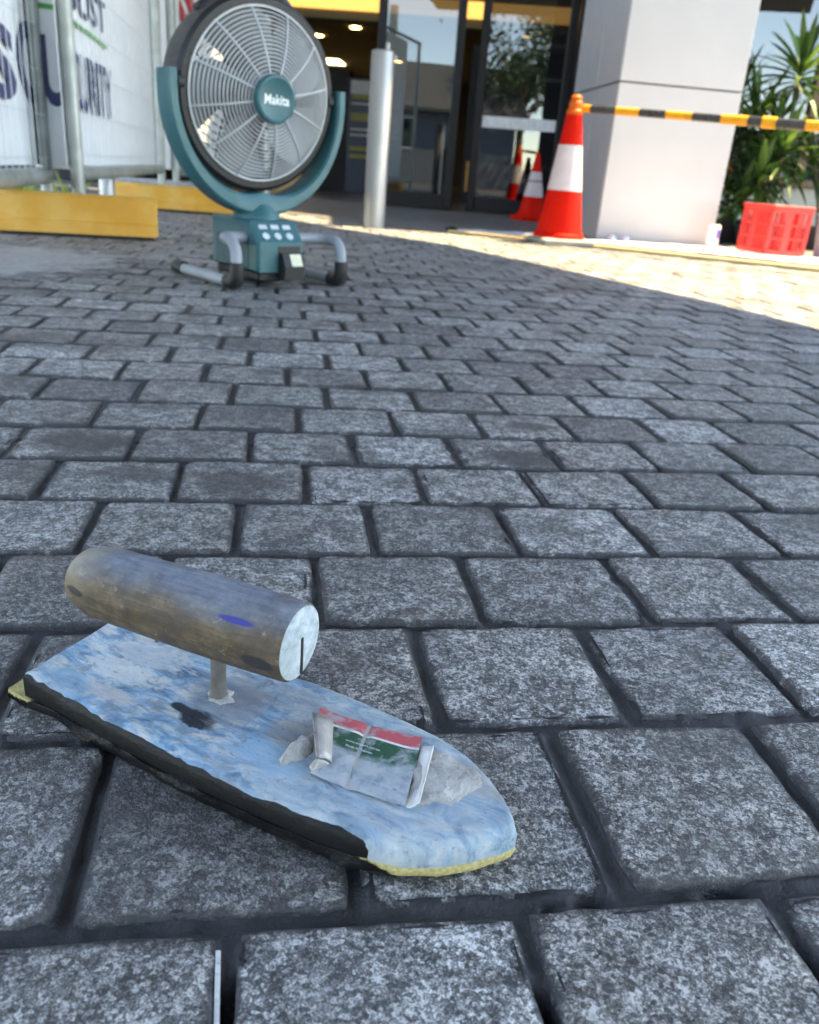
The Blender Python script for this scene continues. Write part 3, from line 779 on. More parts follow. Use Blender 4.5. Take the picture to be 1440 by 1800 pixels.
# printed tin label trapped on the nose, with upturned ends
LZ = DZ + .0009
qs = [fl(562, 1247, LZ), fl(742, 1300, LZ), fl(712, 1420, LZ), fl(545, 1362, LZ)]
q2 = [np.array(loc(p)) for p in qs]
mb = MB(); nu_, nv_ = 24, 12; vs = []; uvs = []
for j in range(nv_ + 1):
    for i in range(nu_ + 1):
        u_, v_ = i / nu_, j / nv_; p = (q2[0] * (1 - u_) + q2[1] * u_) * (1 - v_) + (q2[3] * (1 - u_) + q2[2] * u_) * v_
        z_ = LZ + .0012 * (abs(u_ - .5) * 2) ** 4 + .0004 * nz(u_ * .1, v_ * .1, 40, 2) - .0012 * max(0, 1 - abs(u_ - .5 + .1 * v_) * 14)
        vs.append((p[0], p[1], z_)); uvs.append((u_, v_))
fs = [(j * (nu_ + 1) + i, (j + 1) * (nu_ + 1) + i, (j + 1) * (nu_ + 1) + i + 1, j * (nu_ + 1) + i + 1) for j in range(nv_) for i in range(nu_)]
mb.add(vs, fs)
def m_label():
    t = NT('printed_label'); u, v, _ = t.sep(t.coord('UV')); co = t.coord()
    n = t.noise(co, 110, 5, .65, .3); n2 = t.noise(co, 60, 4)
    paper = t.ramp(n, [(.35, (.24, .29, .35)), (.5, (.38, .44, .49)), (.68, (.58, .62, .65))])
    bands = t.ramp(v, [(0, (.60, .11, .13)), (.17, (.62, .13, .15)), (.175, (.75, .78, .78)), (.20, (.75, .78, .78)), (.205, (.02, .10, .06)), (.5, (.03, .13, .08))], 'CONSTANT')
    vv = t.math('ADD', v, t.math('MULTIPLY', t.math('SUBTRACT', n2, .5), .55)); uu = t.math('ABSOLUTE', t.math('SUBTRACT', u, .78))
    fade = t.ramp(t.math('SUBTRACT', vv, t.math('MULTIPLY', t.math('SUBTRACT', 1.0, uu), .18)), [(.30, 0.0), (.44, .95)])
    c = t.mix(fade, bands, paper)
    c = t.mix(t.ramp(n, [(.50, 0.0), (.64, .8)]), c, (.40, .43, .45))
    fold = t.ramp(t.math('ABSOLUTE', t.math('ADD', t.math('SUBTRACT', u, .50), t.math('MULTIPLY', v, .12))), [(.010, .9), (.022, 0.0)])
    c = t.mix(fold, c, (.45, .43, .38))
    t.set('Base Color', c); t.b.inputs['Roughness'].default_value = .38
    t.bump(n, .4, .001)
m_label()
lab = mb.build('tin_label', 'printed_label', float_, smooth='all')
ul = lab.data.uv_layers.new(name='UVMap')
for lp in lab.data.loops: ul.data[lp.index].uv = uvs[lp.vertex_index]
tag(lab, 'printed tin strip in red, white and green')
simple('print_white', (.72, .74, .75), .5)
simple('print_blue', (.45, .62, .75), .5)
def on_label(txt, u0, v0, wid, hei, mat):
    def q(u_, v_): return (q2[0] * (1 - u_) + q2[1] * u_) * (1 - v_) + (q2[3] * (1 - u_) + q2[2] * u_) * v_
    o_ = q(u0, v0); ux = q(u0 + .1, v0) - o_; ux /= np.linalg.norm(ux); uy = q(u0, v0 - .1) - o_; uy /= np.linalg.norm(uy)
    text_fit(txt, (*o_, LZ + .0006), (*ux, 0), (*uy, 0), (0, 0, 1), wid, hei, .01, .0004).build('lettering', mat, lab)
on_label('www.export.net.au', .30, .40, .017, .0016, 'print_white')
on_label('Made in Taiwan', .31, .47, .013, .0016, 'print_white')
on_label('(N) 710AM (R)', .62, .86, .016, .0018, 'print_blue')
simple('raw_tin', (.36, .34, .33), .5, metal=.35, var=.3, scale=70, bump=.5, bscale=200, dirt=((.20, .17, .15), .6))
def flap(A, B, C_, D_, bulge=.0012):
    """A-B the foot, D-C the free edge: thin curved sheet with thickness"""
    mb = MB(); vs = []; A, B, C_, D_ = map(np.array, (A, B, C_, D_)); nrm_ = np.cross(B - A, D_ - A); nrm_ /= np.linalg.norm(nrm_)
    N = 6
    for side in (0, 1):
        for j in range(N + 1):
            for i in range(N + 1):
                u_, v_ = i / N, j / N; p = (A * (1 - u_) + B * u_) * (1 - v_) + (D_ * (1 - u_) + C_ * u_) * v_
                p = p + nrm_ * (bulge * math.sin(v_ * math.pi) + side * .0006 + .0006 * noise.noise(Vector((u_ * 4, v_ * 4, 3)))); vs.append(p)
    K = (N + 1) ** 2; fs = []
    for j in range(N):
        for i in range(N):
            a_ = j * (N + 1) + i; f = (a_, a_ + 1, a_ + N + 2, a_ + N + 1); fs.append(f); fs.append(tuple(K + q_ for q_ in f[::-1]))
    for i in range(N):
        for (s0, s1) in ((i, i + 1), (N * (N + 1) + i + 1, N * (N + 1) + i), ((i + 1) * (N + 1), i * (N + 1)), (i * (N + 1) + N, (i + 1) * (N + 1) + N)): fs.append((s0, K + s0, K + s1, s1))
    return mb.add(vs, fs)
def L3(px, py, z): p = G(px, py, z); a_, b_ = loc(p); return (a_, b_, z)
flap(L3(582, 1342, LZ), L3(585, 1268, LZ), L3(548, 1254, LZ + .0065), L3(556, 1332, LZ + .0055)).build('bent_end', 'raw_tin', float_, smooth='all')
flap(L3(545, 1362, LZ - .001), L3(580, 1342, LZ), L3(556, 1332, LZ + .0055), L3(543, 1347, LZ + .002)).build('bent_end', 'raw_tin', float_, smooth='all')
simple('torn_paper', (.66, .66, .65), .7, var=.15, scale=60, bump=.4)
flap(L3(712, 1421, LZ - .001), L3(738, 1312, LZ), L3(762, 1310, LZ + .0028), L3(737, 1410, LZ + .002), .0003).build('bent_end', 'torn_paper', float_, smooth='all')
c_ = L3(772, 1372, DZ); lump('mortar_lump', 'mortar', float_, (c_[0], c_[1], DZ - .0012), .0165, .0200, .0036, R(-20), 12, .5, 8, 30)
c_ = L3(528, 1318, DZ); lump('mortar_lump', 'mortar', float_, (c_[0], c_[1], DZ - .0012), .0050, .0125, .0062, R(-8), 22, .6, 8, 26)

# ------------------------------------------------------------------ cordless fan
simple('teal', (.015, .112, .128), .42, var=.10, scale=18, spec=.5, bump=.15, bscale=700, bdist=.0003, dirt=((.06, .17, .18), .70))
simple('teal_dark', (.009, .07, .08), .5, var=.12, scale=18)
simple('black_plastic', (.010, .0105, .012), .5, var=.3, scale=40, dirt=((.09, .09, .09), .66))
simple('grey_tube', (.26, .29, .325), .45, metal=.0, var=.08, scale=20)
simple('cage_wire', (.50, .52, .53), .4, metal=.2, var=.08)
simple('blade_grey', (.20, .215, .23), .4, var=.06)
simple('battery_label', (.62, .62, .46), .5)
simple('button_grey', (.55, .60, .66), .5)
simple('strap_brown', (.16, .12, .09), .7)
simple('white_print', (.80, .86, .87), .5)
fan = empty('cordless_fan', (-.385, 1.955, 0), R(42)); tag(fan, 'teal battery jobsite fan with round grey cage standing on the setts', 'fan')
# base box with slanted control panel (front is -y)
bx = [(-.085, .034), (-.085, .098), (-.050, .140), (.128, .140), (.128, .034)]          # (y,z) outline
def extr(outline, x0, x1, bev=.006):
    n = len(outline); cyy = sum(p[0] for p in outline) / n; czz = sum(p[1] for p in outline) / n
    def sh(k): return [(y + (cyy - y) * k, z + (czz - z) * k) for y, z in outline]
    vs = []
    for x, k in ((x0, .08), (x0 + bev, 0), (x1 - bev, 0), (x1, .08)): vs += [(x, y, z) for y, z in sh(k)]
    fs = [tuple(range(n)), tuple(range(4 * n - 1, 3 * n - 1, -1))]
    for r_ in range(3):
        for i in range(n): j = (i + 1) % n; fs.append((r_ * n + j, r_ * n + i, (r_ + 1) * n + i, (r_ + 1) * n + j))
    return MB().add(vs, fs)
body = extr(bx, -.060, .060).build('base_housing', 'teal', fan)
MB().box((-.052, -.075, .014), (.052, .115, .0335), bev=.004).build('base_foot', 'black_plastic', fan)
MB().box((-.0615, -.045, .040), (-.0603, .10, .105)).build('side_panel', 'teal_dark', body)
# control panel: buttons in two rows on the slanted face
sv = Vector((0, .035, .042)).normalized(); nv_s = Vector((0, -.042, .035)).normalized()
for i in range(3):
    for j in range(2):
        c = Vector((-.034 + .030 * i, -.085, .098)) + sv * (.015 + .023 * j) + nv_s * .0008
        Mx = Matrix.Translation(c) @ Matrix((( 1, 0, 0, 0), (0, sv.y, nv_s.y, 0), (0, sv.z, nv_s.z, 0), (0, 0, 0, 1)))
        if j == 0: MB().lathe([(.0085, 0), (.0085, .0012), (.006, .0016)], 18, Mx).build('button', 'button_grey', body, smooth=True)
        else: MB().box((-.010, -.0055, 0), (.010, .0055, .001), Mx, .0004).build('legend', 'button_grey', body)
# battery bay and battery
MB().box((-.008, -.0868, .030), (.048, -.0852, .090)).build('battery_bay', 'black_plastic', body)
bat = MB().add([(-.006, -.110, .020), (.046, -.110, .020), (.046, -.0870, .020), (-.006, -.0870, .020), (-.006, -.112, .048), (.046, -.112, .048), (.046, -.0870, .076), (-.006, -.0870, .076), (-.006, -.098, .076), (.046, -.098, .076)],
   [(3, 2, 1, 0), (0, 1, 5, 4), (4, 5, 9, 8), (8, 9, 6, 7), (2, 3, 7, 6), (0, 4, 8, 7, 3), (1, 2, 6, 9, 5)]).build('battery', 'black_plastic', fan)
d1 = Vector((0, .014, .028)).normalized(); n1_ = Vector((0, -.028, .014)).normalized()
Mb = Matrix.Translation(Vector((.012, -.112, .048)) + n1_ * .0004) @ Matrix(((1, 0, 0, 0), (0, d1.y, n1_.y, 0), (0, d1.z, n1_.z, 0), (0, 0, 0, 1)))
MB().box((0, .002, 0), (.028, .029, .0008), Mb).build('battery_sticker', 'battery_label', bat)
# legs
for s, LX in ((-1, .121), (1, .152)):
    arc = []
    path = [(s * .055, -.030, .103), (s * (LX - .030), -.030, .103)]
    for k in range(1, 7): a = k / 6 * math.pi / 2; path.append((s * (LX - .030 + .030 * math.sin(a)), -.030 - .03 * (1 - math.cos(a)), .103))
    for k in range(1, 7): a = k / 6 * math.pi / 2; path.append((s * LX, -.065 - .035 * math.sin(a), .103 - .035 * (1 - math.cos(a))))
    path += [(s * LX, -.101, .045)]
    lg = MB().tube(path, .0122, 12).build('leg', 'grey_tube', fan, smooth=True)
    MB().tube([(s * LX, -.075, .0150), (s * LX, .175, .0150)], .0120, 12).build('skid', 'grey_tube', fan, smooth=True)
    bt = [(s * LX, -.101, .058), (s * LX, -.102, .030), (s * LX, -.098, .020), (s * LX, -.088, .0165), (s * LX, -.060, .0160)]
    MB().tube(bt, [.0150, .0156, .0170, .0160, .0150], 14).build('boot', 'black_plastic', fan, smooth=True)
    MB().tube([(s * LX, .145, .0158), (s * LX, .150, .0160), (s * LX, .180, .0165), (s * LX, .188, .0165)], [.0145, .0157, .0160, .0130], 14).build('boot', 'black_plastic', fan, smooth=True)
# yoke: swept rectangular section round a half circle
PZ, YR, YY = .385, .2055, .022
vs, fs, NS = [], [], 30
for i in range(NS + 1):
    a = math.pi + math.pi * i / NS; tpr = abs(math.cos(a))
    wy = .030 - .004 * tpr; th = .0105 + .012 * (1 - tpr) ** 2 ; flat = -.012 * (1 - tpr) ** 2
    cx_, cz_ = math.cos(a), math.sin(a)
    for (dr, dyy) in ((-th, -wy), (-th * .6, -wy - .005), (th * .7, -wy - .005), (th, -wy), (th, wy), (th * .7, wy + .004), (-th * .6, wy + .004), (-th, wy)):
        rr_ = YR + dr + flat; vs.append((cx_ * rr_, YY + dyy, PZ + cz_ * rr_ * 1.10))
for i in range(NS):
    for k in range(8): k2 = (k + 1) % 8; fs.append((i * 8 + k, i * 8 + k2, (i + 1) * 8 + k2, (i + 1) * 8 + k))
# straight upper ends
for end, base_i in ((0, 0), (1, NS * 8)):
    top = [(x, y, z + .034) for x, y, z in vs[base_i:base_i + 8]]; o_ = len(vs); vs += top
    for k in range(8):
        k2 = (k + 1) % 8
        fs.append((base_i + k2, base_i + k, o_ + k, o_ + k2) if end == 0 else (base_i + k, base_i + k2, o_ + k2, o_ + k))
    fs.append(tuple(range(o_, o_ + 8)))
yk = MB().add(vs, fs).build('yoke', 'teal', fan, smooth=35)
MB().lathe([(.054, .1405), (.052, .150), (.044, .160), (.036, .172)], 28, Matrix.Translation((0, YY, 0))).build('swivel', 'teal', fan, smooth=50)
for s in (-1, 1): MB().lathe([(.020, 0), (.020, .012), (.012, .016)], 20, Matrix.Translation((s * (YR - .016), YY, PZ + .012)) @ Matrix.Rotation(-s * R(90), 4, 'Y')).build('pivot_knob', 'black_plastic', fan, smooth=40)
# head: built along its own axis (z towards the front), then tipped
HM = Matrix.Translation((0, YY, PZ + .004)) @ Matrix.Rotation(R(90 + 5), 4, 'X')
RG = .178; RC = .168
head = MB().lathe([(RG - .006, -.078), (RG + .004, -.076), (RG + .014, -.030), (RG + .014, .008), (RG + .006, .016), (RC + .002, .016), (RC + .001, -.070)], 64, caps=False).build('drum', 'black_plastic', fan, smooth=40, M=HM)
# front cage: rings and spokes of one welded guard
def zdome(r): return .016 + .050 * (1 - (r / RC) ** 2.6)
cage = MB()
for i in range(17):
    r = .048 + (RC - .049) * i / 16
    cage.tube([(r * math.cos(a), r * math.sin(a), zdome(r)) for a in [2 * math.pi * k / 56 for k in range(56)]], .0014, 5, closed=True)
cage.build('cage_rings', 'cage_wire', head, smooth='all')
for k in range(12):
    a = 2 * math.pi * k / 12 + .2
    pts = [(r * math.cos(a), r * math.sin(a), zdome(r) + .0026) for r in np.linspace(.040, RC - .003, 9)] + [((RC + .006) * math.cos(a), (RC + .006) * math.sin(a), .010)]
    MB().tube(pts, .0021, 6).build('cage_spoke', 'cage_wire', head, smooth='all')
MB().tube([(RC * math.cos(a), RC * math.sin(a), .018) for a in [2 * math.pi * k / 64 for k in range(64)]], .0028, 8, closed=True).build('cage_rim', 'cage_wire', head, smooth='all')
hub = MB().lathe([(.047, .068), (.048, .076), (.0455, .083), (.041, .0838), (.039, .0826), (.0, .0826)], 40, caps=False).build('hub_badge', 'teal', head, smooth=35)
text_fit('Makita', (-.030, -.010, .0826), (1, 0, 0), (0, 1, 0), (0, 0, 1), .060, .019, .02, .0008).build('lettering', 'white_print', hub)
# rear cage
rc = MB()
for i in range(10):
    r = .03 + (RG - .03) * i / 9; z = -.078 - .035 * (1 - (r / RG) ** 3)
    rc.tube([(r * math.cos(a), r * math.sin(a), z) for a in [2 * math.pi * k / 48 for k in range(48)]], .0016, 5, closed=True)
rc.build('rear_cage', 'black_plastic', head, smooth='all')
for k in range(10):
    a = 2 * math.pi * k / 10; MB().tube([(r * math.cos(a), r * math.sin(a), -.079 - .035 * (1 - (r / RG) ** 3)) for r in np.linspace(.02, RG, 7)], .0022, 5).build('rear_spoke', 'black_plastic', head, smooth='all')
MB().lathe([(.05, -.095), (.055, -.06), (.045, .02), (.0, .03)], 28, caps=False).build('motor', 'blade_grey', head, smooth=40)
# blades at rest
for k in range(5):
    a0 = 2 * math.pi * k / 5 + .5; vs = []; NR, NA = 8, 8
    for side in (0, 1):
        for i in range(NR + 1):
            r = .045 + (.165 - .045) * i / NR; wdt = .50 + .34 * math.sin(math.pi * min(1, i / NR * .62 + .2)); skew = .28 * (i / NR) ** 1.5
            for j in range(NA + 1):
                t_ = j / NA - .5; a = a0 + skew + t_ * wdt * 1.25
                z = -.008 + t_ * -.050 * (1 - .35 * i / NR) + .006 * math.cos(t_ * 3) - side * .0016
                vs.append((r * math.cos(a), r * math.sin(a), z))
    K = (NR + 1) * (NA + 1); fs = []
    for i in range(NR):
        for j in range(NA):
            q = i * (NA + 1) + j; f = (q, q + NA + 1, q + NA + 2, q + 1); fs += [f, tuple(K + x for x in f[::-1])]
    for i in range(NR):
        for e in (0, NA): q = i * (NA + 1) + e; fs.append((q, K + q, K + q + NA + 1, q + NA + 1))
    for j in range(NA): q = NR * (NA + 1) + j; fs.append((q, K + q, K + q + 1, q + 1))
    MB().add(vs, fs).build('blade', 'blade_grey', head, smooth=50)
# carry handle over the drum
hp = [((RG + .012 + .022 * math.sin(math.pi * min(1, max(0, (k - 2) / 16)))) * math.cos(a), (RG + .012 + .022 * math.sin(math.pi * min(1, max(0, (k - 2) / 16)))) * math.sin(a), -.034) for k, a in enumerate(np.linspace(R(48), R(132), 21))]
MB().tube(hp, .0105, 10).build('carry_handle', 'black_plastic', head, smooth='all')
MB().tube(hp[8:13], .0125, 10).build('grip_wrap', 'strap_brown', head, smooth='all')

# ------------------------------------------------------------------ wheel stops
def m_stop():
    t = NT('stop_yellow'); co = t.coord(); n = t.noise(co, 9, 4); n2 = t.noise(co, 40, 5, .65)
    mp = t.n('Mapping'); mp.inputs['Scale'].default_value = (2.5, 1, 30); t.l(co, mp.inputs[0]); st = t.noise(mp.outputs[0], 6, 3)
    c = t.ramp(n, [(.3, (.62, .27, .025)), (.5, (.68, .33, .045)), (.7, (.70, .40, .10))])
    c = t.mix(t.ramp(st, [(.45, 0.0), (.75, .35)]), c, (.62, .33, .03))
    c = t.mix(t.ramp(n2, [(.64, 0.0), (.76, .6)]), c, (.30, .17, .04))
    t.set('Base Color', c); t.b.inputs['Roughness'].default_value = .5; t.bump(n2, .3, .002)
m_stop()
simple('black_rubber', (.02, .02, .02), .7)
def wheel_stop(name, label, right, yaw, length, hgt, dep=.16):
    r = empty(name, (*right, 0), yaw); tag(r, label, 'wheel stop', 'yellow wheel stops on the driveway')
    prof_ = [(0, .012), (.004, hgt * .36), (.012, hgt * .40), (.030, hgt * .93), (.042, hgt), (dep - .042, hgt), (dep - .030, hgt * .93), (dep, .012)]
    n = len(prof_); vs = []
    xs = [-length, -length + .012] + list(np.linspace(-length + .2, -.2, 6)) + [-.012, 0]
    for i, x in enumerate(xs):
        k = .10 if i in (0, len(xs) - 1) else 0
        vs += [(x, y + (dep / 2 - y) * k * .6, z + (hgt * .45 - z) * k + (0.0)) for y, z in prof_]
    fs = [tuple(range(n - 1, -1, -1)), tuple((len(xs) - 1) * n + i for i in range(n))]
    for q in range(len(xs) - 1):
        for i in range(n): j = (i + 1) % n; fs.append((q * n + i, q * n + j, (q + 1) * n + j, (q + 1) * n + i))
    MB().add(vs, fs).build('body', 'stop_yellow', r, smooth=30)
    MB().box((-length + .01, .012, .001), (-.012, dep - .012, .0115)).build('base_pad', 'black_rubber', r)
    for x in (-length * .85, -length * .5, -length * .15): MB().lathe([(.013, hgt + .0005), (.013, hgt + .004), (.008, hgt + .006)], 14, Matrix.Translation((x, dep / 2, 0))).build('bolt', 'galv', r, smooth=True)
    return r
wheel_stop('wheel_stop', 'long weathered yellow wheel stop with its end in front of the fence', G(279, 425)[:2], R(18), 1.5, .125)
wheel_stop('wheel_stop', 'short yellow wheel stop lying behind the fan', G(412, 381)[:2], R(3), .62, .118)

# ------------------------------------------------------------------ temporary fence with banners
simple('galv_pipe', (.36, .39, .37), .5, metal=.5, var=.22, scale=10, dirt=((.28, .25, .20), .66))
simple('wire', (.55, .60, .62), .45, metal=.2)
def m_banner():
    t = NT('banner_white'); co = t.coord(); n = t.noise(co, 3.0, 3)
    t.set('Base Color', t.ramp(n, [(.3, (.70, .74, .78)), (.7, (.80, .82, .84))])); t.b.inputs['Roughness'].default_value = .6
    t.bump(t.noise(co, 2.2, 3), .5, .03)
m_banner()
simple('banner_navy', (.055, .065, .15), .6); simple('banner_green', (.06, .34, .09), .6); simple('banner_red', (.55, .05, .07), .6)
def fence_panel(name, label, A, B, zb, zt, ban=None, bottom_rail=True, rail_r=.024):
    """A near post, B far post (ground points)"""
    A = np.array(A); B = np.array(B); Ln = float(np.linalg.norm(B - A)); t_ = (B - A) / Ln
    r = empty(name, (A[0], A[1], 0), math.atan2(t_[1], t_[0])); tag(r, label, 'fence panel', 'temporary fence panels beside the driveway')
    for x in (0, Ln): MB().tube([(x, 0, .0 if x == 0 else .02), (x, 0, zt)], .0225, 14).build('post', 'galv_pipe', r, smooth=True)
    MB().tube([(.02, 0, zb), (Ln - .02, 0, zb)], rail_r, 12).build('bottom_rail', 'galv_pipe', r, smooth=True)
    MB().tube([(.02, 0, zt - .02), (Ln - .02, 0, zt - .02)], .019, 12).build('top_rail', 'galv_pipe', r, smooth=True)
    wm = MB(); x = .05
    while x < Ln - .03: wm.tube([(x, -.012, zb), (x, -.012, zt - .03)], .0013, 4, caps=False); x += .075
    z = zb + .06
    while z < zt: wm.tube([(.02, -.016, z), (Ln - .02, -.016, z)], .0013, 4, caps=False); z += .135
    o = wm.build('wire_mesh', 'wire', r); tag(o, kind='stuff')
    return r, A, t_, Ln
def banner(r, A, t_, x0, x1, z0, z1, mat='banner_white', yo=.026):
    N = 14; vs = []; 
    for side in (0, .003):
        for j in (0, 1):
            for i in range(N + 1):
                x = x0 + (x1 - x0) * i / N; vs.append((x, yo + side + .006 * math.sin(i * 1.3 + j), z0 if j == 0 else z1))
    M_ = N + 1; fs = []
    for i in range(N): fs += [(i, i + 1, M_ + i + 1, M_ + i), (2 * M_ + i + 1, 2 * M_ + i, 3 * M_ + i, 3 * M_ + i + 1), (i + 1, i, 2 * M_ + i, 2 * M_ + i + 1)]
    fs += [(0, M_, 3 * M_, 2 * M_), (N, 2 * M_ + N, 3 * M_ + N, M_ + N)]
    return MB().add(vs, fs).build('banner', mat, r, smooth=40)
def on_plane(r, A, t_, bn, txt, pxl, pxr, ytop, ybot, mat, bold=.03, yo=.026, lift=.009):
    """lettering on the banner between two pixel columns, from the row ytop down to ybot at the left column"""
    nn = np.array([-t_[1], t_[0]]); A2 = A + nn * (yo - lift); B2 = A2 + t_
    a_ = PLANE(pxl, ybot, A2, B2); b_ = PLANE(pxr, ybot, A2, B2); c_ = PLANE(pxl, ytop, A2, B2)
    xa = float((a_[:2] - A) @ t_); xb = float((b_[:2] - A) @ t_)
    text_fit(txt, (xa, yo - lift, a_[2]), (1, 0, 0), (0, 0, 1), (0, -1, 0), xb - xa, c_[2] - a_[2], bold, .0).build('lettering', mat, bn)
    return xa, xb
# second panel first (its near post carries on from the first one)
A2 = PLANE(138, 330, (0, 3.02), (1, 3.02))[:2]; B2 = PLANE(284, 300, (0, 5.2), (1, 5.2))[:2]
zr2 = float(PLANE(160, 304, A2, B2)[2])
f2 = fence_panel('temporary_fence', 'galvanised mesh fence panel with a banner reading CURITY and a green line', A2, B2, zr2, 1.95)
zb2 = float(PLANE(150, 292, A2, B2)[2])
b2 = banner(f2[0], f2[1], f2[2], -.02, f2[3] - .05, zb2, 1.9)
on_plane(*f2[:3], b2, 'CURITY', 130, 199, 87, 193, 'banner_navy', .02)
on_plane(*f2[:3], b2, 'OUST', 112, 184, -60, 8, 'banner_navy', .02)
nn_ = np.array([-f2[2][1], f2[2][0]])
def bar_on(f, bn, p0, p1, th, mat, yo=.016):
    nn = np.array([-f[2][1], f[2][0]]); Aq = f[1] + nn * yo; Bq = Aq + f[2]
    a_, b_ = PLANE(*p0, Aq, Bq), PLANE(*p1, Aq, Bq); xa, xb = float((a_[:2] - f[1]) @ f[2]), float((b_[:2] - f[1]) @ f[2])
    MB().add([(xa, yo, a_[2] - th), (xb, yo, b_[2] - th), (xb, yo, b_[2] + th), (xa, yo, a_[2] + th)], [(0, 1, 2, 3)]).build('stripe', mat, bn)
bar_on(f2, b2, (124, 33), (188, 84), .007, 'banner_green')
# first panel, running out of the frame towards the camera
B1 = PLANE(83, 320, (0, 3.12), (1, 3.12))[:2]; q0 = PLANE(0, 320, (0, 2.52), (1, 2.52))[:2]
A1 = B1 + (q0 - B1) / np.linalg.norm(q0 - B1) * 1.9
zr1 = float(PLANE(50, 311, A1, B1)[2])
f1 = fence_panel('temporary_fence', 'galvanised mesh fence panel with large letters, above the long wheel stop', A1, B1, zr1, 1.95, rail_r=.028)
zb1_ = float(PLANE(40, 291, A1, B1)[2])
b1_ = banner(f1[0], f1[1], f1[2], .4, f1[3] + .015, zb1_, 1.9)
on_plane(*f1[:3], b1_, 'S', -16, 32, 30, 168, 'banner_navy', .03)
on_plane(*f1[:3], b1_, 'O', 40, 73, 33, 178, 'banner_navy', .03)
# strip of banner turned round the two posts
vd = np.array([-.40, .92]); ga = np.array(B1) + vd * .05 + np.array([-.03, -.012]); gb = np.array(A2) + vd * .045 + np.array([.01, .004])
gt = (gb - ga) / np.linalg.norm(gb - ga); gL = float(np.linalg.norm(gb - ga)); gA = ga
def loc2(p): d_ = np.array(p[:2]) - f2[1]; return (float(d_ @ f2[2]), float(d_ @ nn_), float(p[2]))
zb3 = float(PLANE(105, 296, ga, gb)[2]); gn = np.array([gt[1], -gt[0]])
bq = MB().add([loc2((*(p_ - gn * o_), z_)) for o_ in (0, .003) for p_, z_ in ((ga, zb3), (gb, zb3), (gb, 1.9), (ga, 1.9))], [(0, 1, 2, 3), (7, 6, 5, 4), (0, 4, 5, 1), (1, 5, 6, 2), (3, 2, 6, 7), (0, 3, 7, 4)]).build('banner', 'banner_white', f2[0])
ua, ub, uc = PLANE(79, 187, ga, gb), PLANE(126, 187, ga, gb), PLANE(79, 60, ga, gb)
tv, tf = text_mb('U', .03); lo_, hi_ = tv.min(0), tv.max(0); qv = (tv - lo_) / np.maximum(hi_ - lo_, 1e-6)
MB().add([loc2(ua + (ub - ua) * a_[0] * np.array([1, 1, 0]) + np.array([0, 0, uc[2] - ua[2]]) * a_[1] + np.array([*gn, 0]) * .002) for a_ in qv], tf).build('lettering', 'banner_navy', bq)
g0, g1 = PLANE(60, 8, ga, gb), PLANE(104, 14, ga, gb); go = np.array([*gn, 0]) * .002
MB().add([loc2(g0 + go - [0, 0, .008]), loc2(g1 + go - [0, 0, .008]), loc2(g1 + go + [0, 0, .008]), loc2(g0 + go + [0, 0, .008])], [(0, 1, 2, 3)]).build('stripe', 'banner_green', bq)
# third panel further back, mostly behind the fan
A3 = PLANE(310, 300, (0, 5.45), (1, 5.45))[:2]; B3 = PLANE(470, 300, (0, 6.6), (1, 6.6))[:2]
f3 = fence_panel('temporary_fence', 'galvanised mesh fence panel with a red mark on its banner, behind the fan', A3, B3, .16, 1.95)
b3 = banner(f3[0], f3[1], f3[2], -.12, .62, float(PLANE(300, 298, A3, B3)[2]), 1.9)
on_plane(*f3[:3], b3, 'S', 317, 345, -70, 48, 'banner_red', .05)
# fence feet
for f, x in ((f1, f1[3] + .0), (f2, 0.02), (f2, f2[3])):
    p = f[1] + f[2] * x
    pass
simple('foot_block', (.30, .30, .29), .85, bump=.5)
for (f, x, l_) in ((f2, f2[3] + .12, 'grey concrete fence foot at the far end of the lettered fence panels'),):
    p = f[1] + f[2] * x; o = MB().box((-.30, -.11, 0), (.30, .11, .11), bev=.015).build('concrete_block', 'foot_block', None); o.location = (p[0] - .1, p[1] + .1, -.06 if False else 0.0); o.rotation_euler = (0, 0, R(10)); tag(o, l_, 'fence foot')
# short pale stub post and weeds under the fence
sp_ = PLANE(189, 343, (0, 3.9), (1, 3.9)); st_ = empty('stub_post', (sp_[0], sp_[1], 0)); tag(st_, 'short pale grey post stub standing under the lettered fence banner', 'post')
MB().lathe([(.034, 0), (.034, .20), (.030, .207)], 18).build('shaft', 'steel', st_, smooth=40); MB().lathe([(.06, 0), (.06, .012)], 18).build('flange', 'galv', st_, smooth=40)
def m_leaf(name, c0, c1, c2, rough=.45, trans=.25):
    t = NT(name); co = t.coord(); n = t.noise(co, 14, 3); r_ = t.attr('rnd')
    c = t.ramp(t.math('ADD', t.math('MULTIPLY', n, .4), t.math('MULTIPLY', r_, .6)), [(.25, c0), (.5, c1), (.8, c2)])
    t.set('Base Color', c); t.b.inputs['Roughness'].default_value = rough
    tl = t.n('BsdfTranslucent'); t.l(c, tl.inputs[0]); mx = t.n('MixShader'); mx.inputs[0].default_value = trans
    t.l(t.b.outputs[0], mx.inputs[1]); t.l(tl.outputs[0], mx.inputs[2]); t.l(mx.outputs[0], t.out.inputs[0])
m_leaf('leaf_palm', (.012, .040, .014), (.045, .115, .022), (.16, .27, .05))
m_leaf('leaf_weed', (.20, .28, .02), (.30, .40, .03), (.42, .50, .06))
m_leaf('leaf_tree', (.020, .050, .015), (.045, .085, .028), (.085, .13, .04))
simple('bark', (.13, .10, .075), .9, var=.3, scale=20, bump=.6, bscale=40, bdist=.01)
